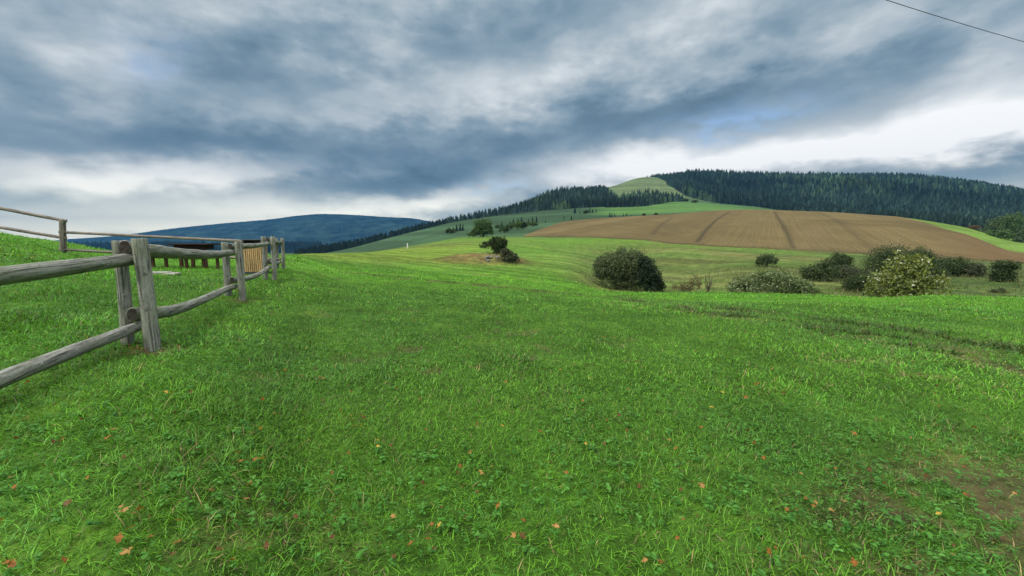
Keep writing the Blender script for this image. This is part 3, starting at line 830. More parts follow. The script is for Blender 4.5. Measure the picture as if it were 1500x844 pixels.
hollow(1411, 402, 46, 74, [(0, 7, 9, 8), (6, 5, 7, 6)], 'green', 'green low shrub tucked between dark hollow bushes', 110, .2)
hollow(1338, 404, 44, 70, [(0, 10, 12, 12), (8, 6, 9, 8)], 'grey', 'grey-green shrub half hidden behind the white-flecked tree', 130, .2)
# the white-flecked tree
Yt = 27.0
b = W(1322, 444, Yt); b.z = float(ground_z(b.x, b.y)); k0 = project(b.x, b.y, b.z)[1] - 444
bush('whitebeam_tree', 'rounded whitebeam tree with silvery white leaf undersides', 'tree', b,
     pxl(Yt, (0, 42 + k0, 32, 32), (-20, 26 + k0, 34, 26), (24, 24 + k0, 32, 24), (4, 58 + k0, 20, 16), (2, 14 + k0, 40, 18)), 'white', 700, 12, .17, 9, .06, spread=.17, ratio=.62, low=-.8, trunk_name='trunk')
# mound shrubs and rocks
b = on_ground(730, 371, 50, 75); kk = b.y
bush('mound_tree', 'dark crooked hawthorn tree on top of the rocky mound', 'tree', b, pxl(kk, (0, 13, 11, 11), (6, 17, 8, 7), (-5, 17, 8, 8), (2, 5, 9, 7)), 'dark', 360, 20, .24, 6, .1, trunk_name='trunk', spread=.16)
b = on_ground(711, 362, 54, 95)
bush('mound_shrub', 'small dark shrub left of the crooked hawthorn on the mound', 'bush', b, pxl(b.y, (0, 4, 8, 6), (4, 7, 5, 5)), 'dark', 90, 16, .24, 4, .06)
b = on_ground(746, 384, 44, 62)
bush('mound_shrub', 'grey-green shrub hanging down the right side of the mound', 'bush', b, pxl(b.y, (-2, 8, 10, 11), (6, 5, 9, 7), (-6, 14, 7, 6)), 'grey', 160, 18, .22, 4, .06)
rr_ = np.random.default_rng(11)
def rock_mesh(seed):
    r = np.random.default_rng(seed)
    u_, v_ = np.meshgrid(np.linspace(0, 2 * math.pi, 14, endpoint=False), np.linspace(.15, math.pi - .15, 8))
    d = np.stack([np.sin(v_) * np.cos(u_), np.sin(v_) * np.sin(u_), np.cos(v_)], -1).reshape(-1, 3)
    rad = np.ones(len(d))
    for _ in range(9):
        n = r.normal(size=3); n /= np.linalg.norm(n); h = r.uniform(.55, .8)
        t = d @ n; rad = np.where(t > h * .75, np.minimum(rad, h / np.maximum(t, .01)), rad)
    V = d * rad[:, None] * np.array([1, .8, .65])
    return mesh_np('rock', np.concatenate([V, [[0, 0, .6 * .6], [0, 0, -.6 * .6]]]),
                   [grid_faces(8, 14, True)[:, ::-1], np.array([[112, (j + 1) % 14, j] for j in range(14)]), np.array([[113, 98 + j, 98 + (j + 1) % 14] for j in range(14)])][:2], None, False)
rms = [rock_mesh(s_) for s_ in (1, 2, 3)]
for me in rms: me.materials.append(M_rock)
for i in range(12):
    u_ = 721 + rr_.uniform(-9, 11); v_ = 378 + rr_.uniform(-5, 5)
    q = on_ground(u_, v_, 46, 60)
    o = link('rock', rms[i % 3], None, None, q + Vector((0, 0, .1)))
    s_ = rr_.uniform(.18, .42); o.scale = (s_, s_, s_); o.rotation_euler = (rr_.uniform(-.4, .4), rr_.uniform(-.4, .4), rr_.uniform(0, 6))
    tag(o, 'pale rock in the heap on the right face of the mound', 'rock', 'pale rocks heaped on the mound')
# round tree with low bush at its left, beyond the mound
b = on_ground(706, 347, 130, 190); s_ = b.y
bush('round_tree', 'round dark green tree beyond the mound', 'tree', b, pxl(s_, (2, 16, 12, 10), (-2, 8, 12, 9), (6, 9, 10, 9)), 'green', 260, 18, .6, 5, .25, trunk_name='trunk')
b = on_ground(694, 347, 130, 190)
bush('roadside_bush', 'low bush at the left foot of the round tree', 'bush', b, pxl(b.y, (0, 4, 9, 5), (5, 7, 6, 6)), 'green', 90, 16, .55, 4, .15)
for i, (u_, v_, w_, h_, pal, lb) in enumerate((
        (738, 341, 7, 6, 'green', 'rounded bush at the left end of the field-corner hedge'), (748, 337, 8, 6, 'dark', 'dark bush second in the field-corner hedge'),
        (758, 337, 8, 7, 'green', 'mid green bush in the middle of the field-corner hedge'), (766, 336, 6, 6, 'dark', 'dark bush at the right end of the field-corner hedge'),
        (780, 332, 8, 4, 'green', 'low bush on its own just right of the field-corner hedge'), (730, 333, 5, 3, 'dark', 'tiny dark bush above the field-corner hedge'))):
    b = on_ground(u_, v_, 170, 330)
    bush('hedge_bush', lb, 'bush', b, pxl(b.y, (0, h_ * .8, w_, h_), (3, h_, w_ * .6, h_ * .8)), pal, 90, 15, .7, 3, .15, 'bushes at the field corner')
for (u_, v_, w_, h_, lb) in ((660, 342, 8, 4, 'dark clump at the left of the copse on the left pasture'), (857, 313, 3, 2.5, 'small bush on the pasture left above the field'), (1003, 295, 5, 2, 'tiny bush beside the lower wood, left of its pair'), (1017, 297, 4, 2, 'tiny bush right of another one near the lower wood'),
                         (943, 316, 2, 1.5, 'dot-like bush at the middle of the upper field edge'), (961, 315, 2, 1.4, 'dot-like bush further right on the upper field edge')):
    b = on_ground(u_, v_, 250, 900)
    bush('pasture_bush', lb, 'bush', b, pxl(b.y, (0, h_ * .7, w_, h_)), 'dark', 60, 12, .018 * b.y * .2, 3, .15)
# broadleaved group at the right edge beyond the field
for (u_, v_, dY, lob, pal, lb) in (
        (1463, 352, 262, [(0, 18, 13, 20), (-7, 12, 9, 12), (6, 26, 9, 13)], 'far', 'light green broadleaved tree at the right end of the field strip'),
        (1486, 356, 250, [(0, 20, 16, 22), (-4, 32, 11, 13), (8, 12, 13, 13)], 'green', 'tall dark green broadleaved tree at the far right edge'),
        (1448, 347, 270, [(0, 7, 12, 7), (9, 9, 9, 8)], 'far', 'low rounded bush left of the broadleaved trees'),
        (1462, 353, 240, [(0, 7, 14, 8), (-12, 5, 9, 5)], 'green', 'dense shrub under the light green broadleaved tree'),
        (1508, 360, 235, [(0, 14, 14, 16), (-10, 8, 9, 9)], 'far', 'pale green tree cut off by the right photo edge'),
        (1424, 339, 300, [(0, 4, 7, 4)], 'rust', 'reddish brown bush at the foot of the spruce wood')):
    x_ = side(u_) * dY; b = Vector((x_, dY, float(ground_z(x_, dY)))); k0 = project(*b)[1] - v_
    lob = [(l[0], l[1] + k0, l[2], l[3]) for l in lob]
    bush('broadleaved_tree', lb, 'tree' if 'tree ' in lb[:40] else 'bush', b, pxl(dY, *lob), pal, 240, 16, .85, 4, .25, trunk_name='trunk', low=-.8)

# ------------------------------------------------------------------ spruces
def spruce_np(h, r, tiers, sides, seed):
    rnd = np.random.default_rng(seed); V = []; Fs = []; C = []; n = 0
    V.append(np.array([[.018 * h * math.cos(a), .018 * h * math.sin(a), z * h] for z in (-.06, .3) for a in np.arange(5) * 1.2566])); Fs.append(grid_faces(2, 5, True)); n += 10
    C.append(np.tile([.05, .04, .03], (10, 1)))
    tris = []
    for t in range(tiers):
        f0 = .10 + .80 * t / tiers
        zt = min(1.0, f0 + 1.75 / tiers * .9 + (.06 if t == tiers - 1 else 0)); zb = f0
        rad = r * (1 - f0) ** .85 * rnd.uniform(.85, 1.1)
        a = np.arange(sides * 2) / (sides * 2) * 2 * math.pi + rnd.uniform(0, 6)
        rr = rad * np.where(np.arange(sides * 2) % 2 == 0, rnd.uniform(.85, 1.25, sides * 2), rnd.uniform(.42, .62, sides * 2))
        zz = zb * h - .035 * h * (rr / r) + rnd.uniform(-.014, .014, sides * 2) * h
        ring = np.stack([rr * np.cos(a), rr * np.sin(a), zz], 1)
        ox, oy = rnd.normal(size=2) * .006 * h
        V.append(np.concatenate([ring, [[ox, oy, zt * h]]]))
        k = sides * 2; jj = np.arange(k)
        tris.append(np.stack([n + jj, n + (jj + 1) % k, np.full(k, n + k)], 1)); n += k + 1
        c = np.array([.015, .029, .023]) * rnd.uniform(.75, 1.3); cc = np.tile(c, (k + 1, 1)); cc[0:k:2] *= 1.35
        C.append(cc)
    return np.concatenate(V), Fs[0], np.concatenate(tris), np.concatenate(C)
protos = []
for i in range(6):
    V, q_, t_, c = spruce_np(1.0, (.17, .20, .15, .22, .18, .16)[i], (10, 9, 11, 8, 10, 9)[i], 9, 900 + i)
    me = mesh_np('spruce', V, [q_, t_], c); me.materials.append(M_needle); protos.append(me)
nsp = 0
def spruce(x, y, h, wf, label, group):
    global nsp
    o = link('spruce_tree', protos[nsp % 6], None, None, (x, y, float(ground_z(x, y)) - .2))
    o.scale = (h * wf, h * wf, h); o.rotation_euler = (rng.uniform(-.03, .03), rng.uniform(-.03, .03), rng.uniform(0, 6.28)); nsp += 1
    return tag(o, label, 'tree', group)
# tree line along the left ridge of the pasture
for i in range(118):
    u_ = 440 + 215 * (i + rng.uniform(-.8, .8)) / 118
    if 562 < u_ < 570 and i % 3: continue
    Yr = lerp(u_, [(440, 560), (500, 625), (600, 672), (655, 690)]) + rng.uniform(-14, 30)
    x_ = side(u_) * Yr
    spruce(x_, Yr, rng.uniform(8, 15.5) * (.8 if 555 < u_ < 600 else 1), 1.15, 'dark spruce in the tree line along the left pasture ridge', 'spruces along the left pasture ridge')
# scattered conifers on the pasture
for (u_, v_, hp) in ((664, 340, 8), (669, 339, 10), (674, 338.5, 11), (678, 338, 10), (735, 334, 10), (752, 331, 10), (759, 329, 10), (764, 329, 11), (774, 327.5, 7), (780, 326, 9), (786, 326, 9), (799, 326, 4), (826, 321, 5), (837, 322, 6),
                    (842, 313, 10), (842.5, 310, 7), (850, 313, 4), (861, 312, 6), (864, 312, 8), (868, 312, 6), (873, 311.5, 5), (893, 318, 7), (896, 318, 6), (900, 317.5, 5), (913, 317, 5), (918, 317, 5), (924, 316.5, 3)):
    b = on_ground(u_, v_, 200, 800)
    spruce(b.x, b.y, hp * b.y / 604 * 1.05, 1.5, 'lone small spruce among the scattered conifers on the hill pasture', 'scattered conifers on the hill pasture')
# front row of the wood behind the ploughed field
cnt = 0
while cnt < 125:
    u_ = rng.uniform(1108, 1460)
    Yr = lerp(u_, [(1100, 870), (1200, 610), (1300, 488), (1400, 428), (1460, 375)]) + rng.uniform(0, 26)
    x_ = side(u_) * Yr
    spruce(x_, Yr, rng.uniform(13, 21), .95, 'tall dark spruce in the front row behind the brown field', 'front spruces of the wood behind the field'); cnt += 1
print('spruces', nsp)
# the rest of the wood, too many to count
def merged_forest(name, pts, hs, tiers, sides, label, tintf):
    vs = [spruce_np(1.0, r_, tiers, sides, 300 + i) for i, r_ in enumerate((.19, .22, .17, .24))]
    AV = []; AQ = []; AT = []; AC = []; n = 0
    which = rng.integers(0, 4, len(pts))
    for k in range(4):
        idx = np.where(which == k)[0]
        V, q_, t_, c = vs[k]; m_ = len(V)
        rot = rng.uniform(0, 6.28, len(idx)); cs, sn = np.cos(rot)[:, None], np.sin(rot)[:, None]
        h = hs[idx][:, None]; wf = rng.uniform(.9, 1.25, len(idx))[:, None]
        X = (V[None, :, 0] * cs - V[None, :, 1] * sn) * h * wf + pts[idx, 0][:, None]
        Yq = (V[None, :, 0] * sn + V[None, :, 1] * cs) * h * wf + pts[idx, 1][:, None]
        Z = V[None, :, 2] * h + pts[idx, 2][:, None]
        AV.append(np.stack([X, Yq, Z], -1).reshape(-1, 3))
        off = (np.arange(len(idx)) * m_ + n)[:, None, None]
        AT.append((t_[None] + off).reshape(-1, 3)); AQ.append((q_[None] + off).reshape(-1, 4))
        AC.append((c[None] * tintf[idx][:, None, :]).reshape(-1, 3)); n += len(idx) * m_
    o = link(name, mesh_np(name, np.concatenate(AV), [np.concatenate(AQ), np.concatenate(AT)], np.concatenate(AC)), M_needle)
    o['label'] = label
    return tag(o, kind='stuff')
def scatter_forest(u0, u1, y0, y1, sp):
    A0, A1 = side(u0), side(u1)
    ys = np.arange(y0, y1, sp); P = []
    for y_ in ys:
        xs = np.arange(A0 * y_, A1 * y_, sp)
        P.append(np.stack([xs, np.full_like(xs, y_)], 1))
    P = np.concatenate(P); P += rng.uniform(-.48, .48, P.shape) * sp
    return P[forest_mask(P[:, 0], P[:, 1]) > .5]
P = np.concatenate([scatter_forest(640, 1640, 310, 900, 7.5), scatter_forest(640, 1640, 900, 2050, 9.6)])
gzp = ground_z(P[:, 0], P[:, 1])
uq = 750 + 604 * P[:, 0] / P[:, 1]
hs = np.where(P[:, 1] < 900, rng.uniform(10, 18, len(P)), 9 + 16 * rng.random(len(P)) ** 1.8)
hs = np.where(uq < 1000, 7 + 9 * rng.random(len(P)), hs)
hs = hs * (.8 + .4 * fbm(P[:, 0] * .01, P[:, 1] * .01, 71, 3))
tn = fbm(P[:, 0] * .006, P[:, 1] * .006, 72, 3)[:, None]
tint = np.array([1., 1., 1.]) * (.5 + 1.0 * rng.random((len(P), 1))) * (.35 + 1.5 * tn)
uP = 750 + 604 * P[:, 0] / P[:, 1]
light = (fbm(P[:, 0] * .012 + 9, P[:, 1] * .006, 73, 3) > .64) & (rng.random(len(P)) < .6)
tint[light] *= np.array([2.4, 2.2, 1.5])
light2 = rng.random(len(P)) < .06
tint[light2] *= np.array([1.9, 1.8, 1.5])
merged_forest('spruce_forest', np.stack([P[:, 0], P[:, 1], gzp - .3], 1), hs, 6, 5, 'dark spruce forest covering the hill', tint)
print('forest trees', len(P), round(time.time() - T0, 1))
P = []
for k_ in range(900):
    u_ = rng.uniform(430, 665); Yr = lerp(u_, [(430, 555), (500, 622), (600, 670), (665, 690)]) + rng.uniform(2, 46)
    if 560 < u_ < 572 and k_ % 4: continue
    P.append((side(u_) * Yr, Yr))
P = np.array(P)
merged_forest('ridge_wood', np.stack([P[:, 0], P[:, 1], ground_z(P[:, 0], P[:, 1]) - .3], 1), rng.uniform(7, 14.5, len(P)), 6, 6, 'narrow dark wood behind the pasture ridge', np.ones((len(P), 3)) * rng.uniform(.7, 1.3, (len(P), 1)))
P = scatter_forest(-340, 480, 1900, 2500, 17)
gzp = ground_z(P[:, 0], P[:, 1])
hs = rng.uniform(16, 30, len(P)) * (.9 + .9 * fbm(P[:, 0] * .004, P[:, 1] * .004, 74, 2))
merged_forest('valley_forest', np.stack([P[:, 0], P[:, 1], gzp - .3], 1), hs * 1.25, 5, 5, 'far dark wood in the valley below the blue mountain', np.ones((len(P), 3)) * rng.uniform(.7, 1.4, (len(P), 1)))

# ------------------------------------------------------------------ grass
def blades(P, L, Wd, az, lean, curl, nseg, colr):
    """ribbons: lean from the vertical at the root, bending further by curl"""
    n = len(P); t = np.linspace(0, 1, nseg + 1)
    hd = np.stack([np.cos(az), np.sin(az), 0 * az], 1); sdv = np.stack([-np.sin(az), np.cos(az), 0 * az], 1)
    c = P.copy(); rows = []; cols = []
    for i, ti in enumerate(t):
        if i:
            ang = lean + curl * (ti - .5 / nseg)
            c = c + (hd * np.sin(ang)[:, None] + np.array([0, 0, 1]) * np.cos(ang)[:, None]) * (L / nseg)[:, None]
        w = Wd * (1 - ti) ** .7 * .5 + Wd * .04
        rows.append(np.stack([c - sdv * w[:, None], c + sdv * w[:, None]], 1))
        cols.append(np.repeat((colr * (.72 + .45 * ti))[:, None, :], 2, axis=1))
    V = np.stack(rows, 1).reshape(n, -1, 3); C = np.stack(cols, 1).reshape(n, -1, 3)
    m_ = 2 * (nseg + 1)
    base = (np.arange(n) * m_)[:, None]
    Fq = np.concatenate([base + np.array([[2 * k, 2 * k + 1, 2 * k + 3, 2 * k + 2]]) for k in range(nseg)])
    return V.reshape(-1, 3), Fq, C.reshape(-1, 3)
def sample_wedge(y0, y1, n, amax=1.42, power=0):
    """points on the ground ahead of the camera, depth density ~ Y^(1-power)"""
    if power == 2:
        y = y0 * (y1 / y0) ** rng.random(n)
    else:
        y = np.sqrt(rng.random(n) * (y1 ** 2 - y0 ** 2) + y0 ** 2)
    a = rng.uniform(-amax, amax, n)
    return a * y, y
GV = []; GF = []; GC = []; goff = 0
def add_grass(x, y, lscale, wscale, nseg, lean=(.25, 1.35), curl=(.2, 1.7)):
    global goff
    r = np.hypot(x, y)
    wv = wear(x, y)
    keep = rng.random(len(x)) > wv * 1.05
    x = x[keep]; y = y[keep]; wv = wv[keep]; n = len(x)
    z = ground_z(x, y) - .01
    big = fbm(x * .5, y * .5, 81, 4); med = fbm(x * 2.2, y * 2.2, 82, 3); huge = fbm(x * .12, y * .12, 83, 3)
    left = sstep(-3.0, -6.0, x + .42 * (y - 4.2) + .0) # inside the enclosure the grass stands taller
    L = (.045 + .070 * rng.random(n) ** 2.0) * (.65 + .8 * med) * (1 + .25 * left) * lscale * (1 - .55 * wv)
    tuft = sstep(.60, .75, big); L = L * (1 + .45 * tuft)
    far_ = sstep(22, 60, y)[:, None]
    Wd = (.0038 + .0045 * rng.random(n)) * wscale
    az = (fbm(x * .9, y * .9, 84, 2) * 12.0) + rng.normal(size=n) * 1.9
    ln = rng.uniform(lean[0], lean[1], n); cu = rng.uniform(curl[0], curl[1], n)
    dark = np.array([.026, .112, .004]); mid_ = np.array([.062, .215, .008]); lite = np.array([.125, .295, .020]); blue = np.array([.055, .185, .034]); dry = np.array([.24, .20, .085])
    k = rng.random(n)[:, None]
    c = dark * (1 - k) + mid_ * k
    s = (.30 + sstep(.30, .72, huge) * .35 + .45 * rng.random(n) ** 2)[:, None]
    c = c * (1 - .6 * s) + lite * .6 * s
    bl = (sstep(.5, .7, fbm(x * .35 + 4, y * .35, 85, 3)) * .35)[:, None]; c = c * (1 - bl) + blue * bl
    c = c * (1 - .35 * left[:, None]) + np.array([.050, .23, .006]) * .35 * left[:, None]
    dr = (rng.random(n) < .03 + .5 * wv + .06 * sstep(.55, .75, med)); c[dr] = dry * rng.uniform(.6, 1.15, (dr.sum(), 1))
    uu_ = 750 + 604 * x / np.maximum(y, .1); fc_ = np.array([.085, .165, .024]) * (1 - k) + np.array([.115, .150, .038]) * k
    c = c * (1 - .75 * far_) + fc_ * .75 * far_
    wl = fbm((x + .34 * y) * 1.1, y * .06, 88, 3)[:, None]
    c = c * (1 + np.clip((wl - .5) * 1.2, -.18, .22)) * np.array([1.06, 1, 1])
    c = c * (.36 + 1.68 * rng.random((n, 1)) ** 1.2)
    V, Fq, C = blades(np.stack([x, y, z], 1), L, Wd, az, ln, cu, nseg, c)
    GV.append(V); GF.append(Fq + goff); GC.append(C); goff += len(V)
x, y = sample_wedge(1.0, 4.0, 135000); add_grass(x, y, .82, .78, 3)
x = rng.uniform(-9, 11, 230000); y = rng.uniform(-1.6, 8, 230000)
kp = (np.abs(x) > 1.42 * y) | (y < 1.0); add_grass(x[kp], y[kp], 1.0, 1.6, 2)
x, y = sample_wedge(4.0, 9.0, 150000, power=2); add_grass(x, y, .88, 1.3, 2)
x, y = sample_wedge(9.0, 20.0, 145000, 1.72, 2); add_grass(x, y, 1.0, 2.4, 2)
x, y = sample_wedge(20.0, 45.0, 125000, 1.62, 2); add_grass(x, y, 1.35, 5.5, 1)
x, y = sample_wedge(45.0, 100.0, 70000, 1.42, 2)
u_ = 750 + 604 * x / y; kp = (fbm(x * .3, y * .3, 87, 3) > .45) & (u_ > 330) & (y < np.where(u_ > 760, 80, 118))
add_grass(x[kp], y[kp], 1.5, 9, 1)
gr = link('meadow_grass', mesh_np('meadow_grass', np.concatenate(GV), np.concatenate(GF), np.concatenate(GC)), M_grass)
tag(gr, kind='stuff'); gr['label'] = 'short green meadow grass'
print('grass', goff, round(time.time() - T0, 1))
# tall rough grass and weeds round the hollow
GV = []; GF = []; GC = []; goff = 0
x, y = sample_wedge(24, 62, 60000, 1.35)
u_ = 750 + 604 * x / y
kp = (u_ > 900) & (fbm(x * .25, y * .25, 91, 3) > .46) & (rng.random(len(x)) < .25 + .75 * sstep(1000, 1150, u_))
kp &= y > lerp(u_, [(900, 30), (1000, 31), (1100, 30), (1200, 26.5), (1300, 24.5), (1500, 24)])
x = x[kp]; y = y[kp]
for (bx_, by_, br_) in bush_feet:
    m_ = int(120 * br_ + 60); a_ = rng.uniform(0, 6.28, m_); r_ = br_ * (.55 + .75 * rng.random(m_))
    x = np.concatenate([x, bx_ + r_ * np.cos(a_)]); y = np.concatenate([y, by_ + r_ * .8 * np.sin(a_)])
n = len(x)
k = rng.random(n)[:, None]
c = np.array([.085, .115, .035]) * (1 - k) + np.array([.20, .18, .085]) * k
c = np.where(rng.random((n, 1)) < .4, np.array([.055, .10, .024]), c)
V, Fq, C = blades(np.stack([x, y, ground_z(x, y) - .02], 1), rng.uniform(.18, .6, n), rng.uniform(.02, .05, n), rng.uniform(0, 6.28, n), rng.uniform(.05, .5, n), rng.uniform(.1, .8, n), 2, c)
tg = link('rough_grass', mesh_np('rough_grass', V, Fq, C), M_grass); tag(tg, kind='stuff'); tg['label'] = 'tall dry grass in the hollow'
def track_points(L, n, spread):
    seg = rng.integers(0, len(L) - 1, n); t = rng.random(n)[:, None]
    p = L[seg] * (1 - t) + L[seg + 1] * t
    return p + rng.normal(size=(n, 2)) * spread
lens = np.hypot(*(TRK[1:] - TRK[:-1]).T); 
p = np.concatenate([track_points(TRK, 15000, .30), track_points(TRK2, 9000, .22)])
x, y = p[:, 0], p[:, 1]
kp = (fbm(x * 1.3, y * 1.3, 97, 3) > .50) & (rng.random(len(x)) < .45 + 1.5 * sstep(.42, .62, fbm(x * .3, y * .3, 98, 2))) & (y > 4)
x = x[kp]; y = y[kp]; n = len(x); k = rng.random((n, 1))
c = np.array([.030, .085, .010]) * (1 - k) + np.array([.070, .140, .020]) * k
c = np.where(rng.random((n, 1)) < .16, np.array([.10, .075, .034]), c)
V, Fq, C = blades(np.stack([x, y, ground_z(x, y) - .02], 1), rng.uniform(.05, .17, n), rng.uniform(.008, .022, n), rng.uniform(0, 6.28, n), rng.uniform(.2, 1.2, n), rng.uniform(.2, 1.4, n), 2, c)
tw = link('track_weeds', mesh_np('track_weeds', V, Fq, C), M_grass); tag(tw, kind='stuff'); tw['label'] = 'dark rough weeds in the old wheel track'
# broad-leaved weeds in the turf
def weeds(nros):
    x, y = sample_wedge(1.4, 16, nros, 1.35, 2)
    near_track = np.exp(-(dist_line(x, y, TRK) / .8) ** 2)
    kp = ((fbm(x * .8, y * .8, 95, 3) > .52) & (rng.random(nros) < .7)) | (rng.random(nros) < .12 + near_track)
    x = x[kp]; y = y[kp]; n = len(x); m_ = 5
    cx = np.repeat(x, m_); cy = np.repeat(y, m_); N_ = n * m_
    sz = np.repeat(.010 + .026 * rng.random(n) ** 4, m_) * rng.uniform(.7, 1.2, N_)
    az = rng.uniform(0, 6.28, N_); lift = rng.uniform(.15, .8, N_)
    h = np.stack([np.cos(az) * np.cos(lift), np.sin(az) * np.cos(lift), np.sin(lift)], 1); s = np.stack([-np.sin(az), np.cos(az), 0 * az], 1)
    P0 = np.stack([cx, cy, ground_z(cx, cy) + rng.uniform(.012, .05, N_)], 1)
    wid = sz * rng.uniform(.22, .42, N_)
    V = []
    prof = [(0.0, .15), (.3, .75), (.6, 1.0), (.85, .65), (1.0, .08)]
    for t, w in prof:
        c_ = P0 + h * (sz * t)[:, None] - np.array([0, 0, 1]) * (sz * .45 * t * t)[:, None]
        V.append(c_ - s * (wid * w)[:, None]); V.append(c_ + s * (wid * w)[:, None])
    V = np.stack(V, 1)
    base = (np.arange(N_) * 10)[:, None]
    Fq = np.concatenate([base + np.array([[2 * k, 2 * k + 1, 2 * k + 3, 2 * k + 2]]) for k in range(4)])
    k = np.repeat(rng.random(n), m_)[:, None]
    c = np.array([.036, .145, .012]) * (1 - k) + np.array([.085, .235, .034]) * k
    c = np.repeat(c * rng.uniform(.8, 1.2, (N_, 1)), 10, axis=0)
    o = link('weeds', mesh_np('weeds', V.reshape(-1, 3), Fq, c, True), M_grass); tag(o, kind='stuff'); o['label'] = 'broad-leaved weeds and clover in the turf'
weeds(20000)

# ------------------------------------------------------------------ fallen leaves, each one an object
def fallen(seed, colr):
    r = np.random.default_rng(seed)
    rad_pts = [(0, .0), (22, .34), (38, .92), (55, .55), (72, .98), (90, 1.1), (108, .98), (125, .55), (142, .9), (158, .36), (180, .05)]
    a = np.array([p[0] for p in rad_pts]); q = np.array([p[1] for p in rad_pts]) * r.uniform(.85, 1.15, len(rad_pts))
    aa = np.concatenate([a, 360 - a[1:-1][::-1]]) ; qq = np.concatenate([q, q[1:-1][::-1] * .35])
    an = np.radians(aa - 90 + 90)
    ring = np.stack([qq * np.cos(an), qq * np.sin(an) - .25], 1) * .5
    mid_ = ring * .5
    def lift(p): return .35 * p[:, 0] ** 2 * r.uniform(.6, 2.2) + .25 * p[:, 1] ** 2 * r.uniform(-1, 2) + .05 * np.sin(p[:, 0] * 9 + seed)
    V = np.concatenate([np.c_[ring, lift(ring)], np.c_[mid_, lift(mid_)], [[0, -.1, 0]]])
    n = len(ring); j = np.arange(n)
    fq = np.stack([j, (j + 1) % n, n + (j + 1) % n, n + j], 1); ft = np.stack([n + j, n + (j + 1) % n, np.full(n, 2 * n)], 1)
    c = np.tile(colr, (2 * n + 1, 1)) * r.uniform(.7, 1.25, (2 * n + 1, 1)); c[2 * n] *= 1.2
    me = mesh_np('fallen_leaf', V, [fq, ft], c, True)
    return me
kinds = [((.24, .095, .020), 'orange-brown curled fallen leaf lying in the grass'), ((.12, .055, .017), 'dark brown shrivelled fallen leaf lying in the grass'),
         ((.31, .175, .052), 'tan dry fallen leaf lying in the grass'), ((.40, .26, .04), 'yellow fallen leaf lying in the grass')]
lm = [[fallen(40 + 3 * i + k, np.array(c)) for k in range(3)] for i, (c, _) in enumerate(kinds)]
for row in lm:
    for me in row: me.materials.append(M_leaf)
known = [(474, 597, 2.2, 0), (578, 550, 2, 2), (730, 757, 2.2, 0), (578, 775, 2.2, 2), (813, 791, 2.2, 2), (1117, 683, 2, 0), (1374, 637, 2, 0), (1348, 645, 1.8, 0), (1218, 761, 2, 2), (1179, 748, 2, 0), (262, 818, 2.2, 0), (258, 618, 1.8, 1), (94, 661, 2, 0), (12, 693, 2, 3), (66, 705, 1.6, 1),
         (4, 790, 2, 2), (627, 804, 2, 0), (551, 804, 1.8, 1), (720, 702, 1.6, 3), (703, 709, 1.6, 2), (490, 545, 1.8, 3), (352, 688, 1.6, 0), (376, 693, 1.8, 0), (184, 688, 1.4, 1), (196, 772, 1.6, 2), (220, 780, 2, 1), (265, 785, 1.6, 2), (174, 806, 1.6, 2), (226, 811, 1.6, 0), (555, 669, 1.6, 3), (511, 677, 1.6, 0), (1124, 828, 2, 0), (1240, 620, 1.4, 0), (1410, 696, 1.6, 0), (888, 625, 1.6, 0), (920, 580, 1.4, 0), (1165, 760, 1.4, 1), (668, 640, 1.6, 3), (625, 642, 1.4, 0), (786, 700, 1.6, 0), (196, 521, 2.6, 0), (203, 518, 2.4, 1), (209, 523, 2.6, 3), (190, 517, 2.2, 1), (214, 521, 2.2, 0)]
lf = [(u_, v_, s_ * .72, k_) for u_, v_, s_, k_ in known]
r9 = np.random.default_rng(99)
while len(lf) < 290:
    v_ = 462 + 382 * r9.random() ** 1.35; u_ = r9.uniform(-40, 1540)
    if u_ < 400 and v_ < 560: continue
    lf.append((u_, v_, r9.uniform(.9, 1.7), int(r9.choice([0, 1, 1, 2, 0, 1, 0, 1, 2, 0, 1, 3]))))
for i, (u_, v_, s_, k_) in enumerate(lf):
    q = on_ground(u_, v_, 1.5, 18)
    o = link('fallen_leaf', lm[k_][i % 3], None, None, q + Vector((0, 0, r9.uniform(.055, .09))))
    sc = .036 * s_; o.scale = (sc * r9.uniform(.8, 1.2), sc, sc); o.rotation_euler = (r9.normal() * .45, r9.normal() * .45, r9.uniform(0, 6.28))
    tag(o, kinds[k_][1], 'leaf', 'fallen leaves scattered on the meadow')

# ------------------------------------------------------------------ haze
HB = (-9500, 9500, -400, 8150, -75, 420)
V, f = box_np(HB[1] - HB[0], HB[3] - HB[2], HB[5] - HB[4], ((HB[0] + HB[1]) / 2, (HB[2] + HB[3]) / 2, (HB[4] + HB[5]) / 2))
m, g, out = new_mat('blue_air')
vol = g.node('ShaderNodeVolumePrincipled')
vol.inputs['Color'].default_value = (.028, .155, .37, 1); vol.inputs['Density'].default_value = 1.05e-4; vol.inputs['Anisotropy'].default_value = .0
g.links.new(vol.outputs[0], out.inputs['Volume'])
hz = link('haze', mesh_np('haze', V, f), m); tag(hz, kind='stuff'); hz['label'] = 'blue haze of the far distance'

# ------------------------------------------------------------------ sky and sun
SUN_AZ, SUN_EL = R(-118), R(42)      # behind the camera, to the left
world = bpy.data.worlds.new('World'); scene.world = world; world.use_nodes = True
g = N(world.node_tree); g.nodes.clear()
wout = g.node('ShaderNodeOutputWorld')
sky = g.node('ShaderNodeTexSky', sky_type='NISHITA'); sky.sun_disc = False
sky.sun_elevation = SUN_EL; sky.sun_rotation = SUN_AZ; sky.altitude = 700
dirv = g.node('ShaderNodeTexCoord').outputs['Generated']
sep = g.node('ShaderNodeSeparateXYZ'); g.links.new(dirv, sep.inputs[0])
X, Yd, Z = sep.outputs
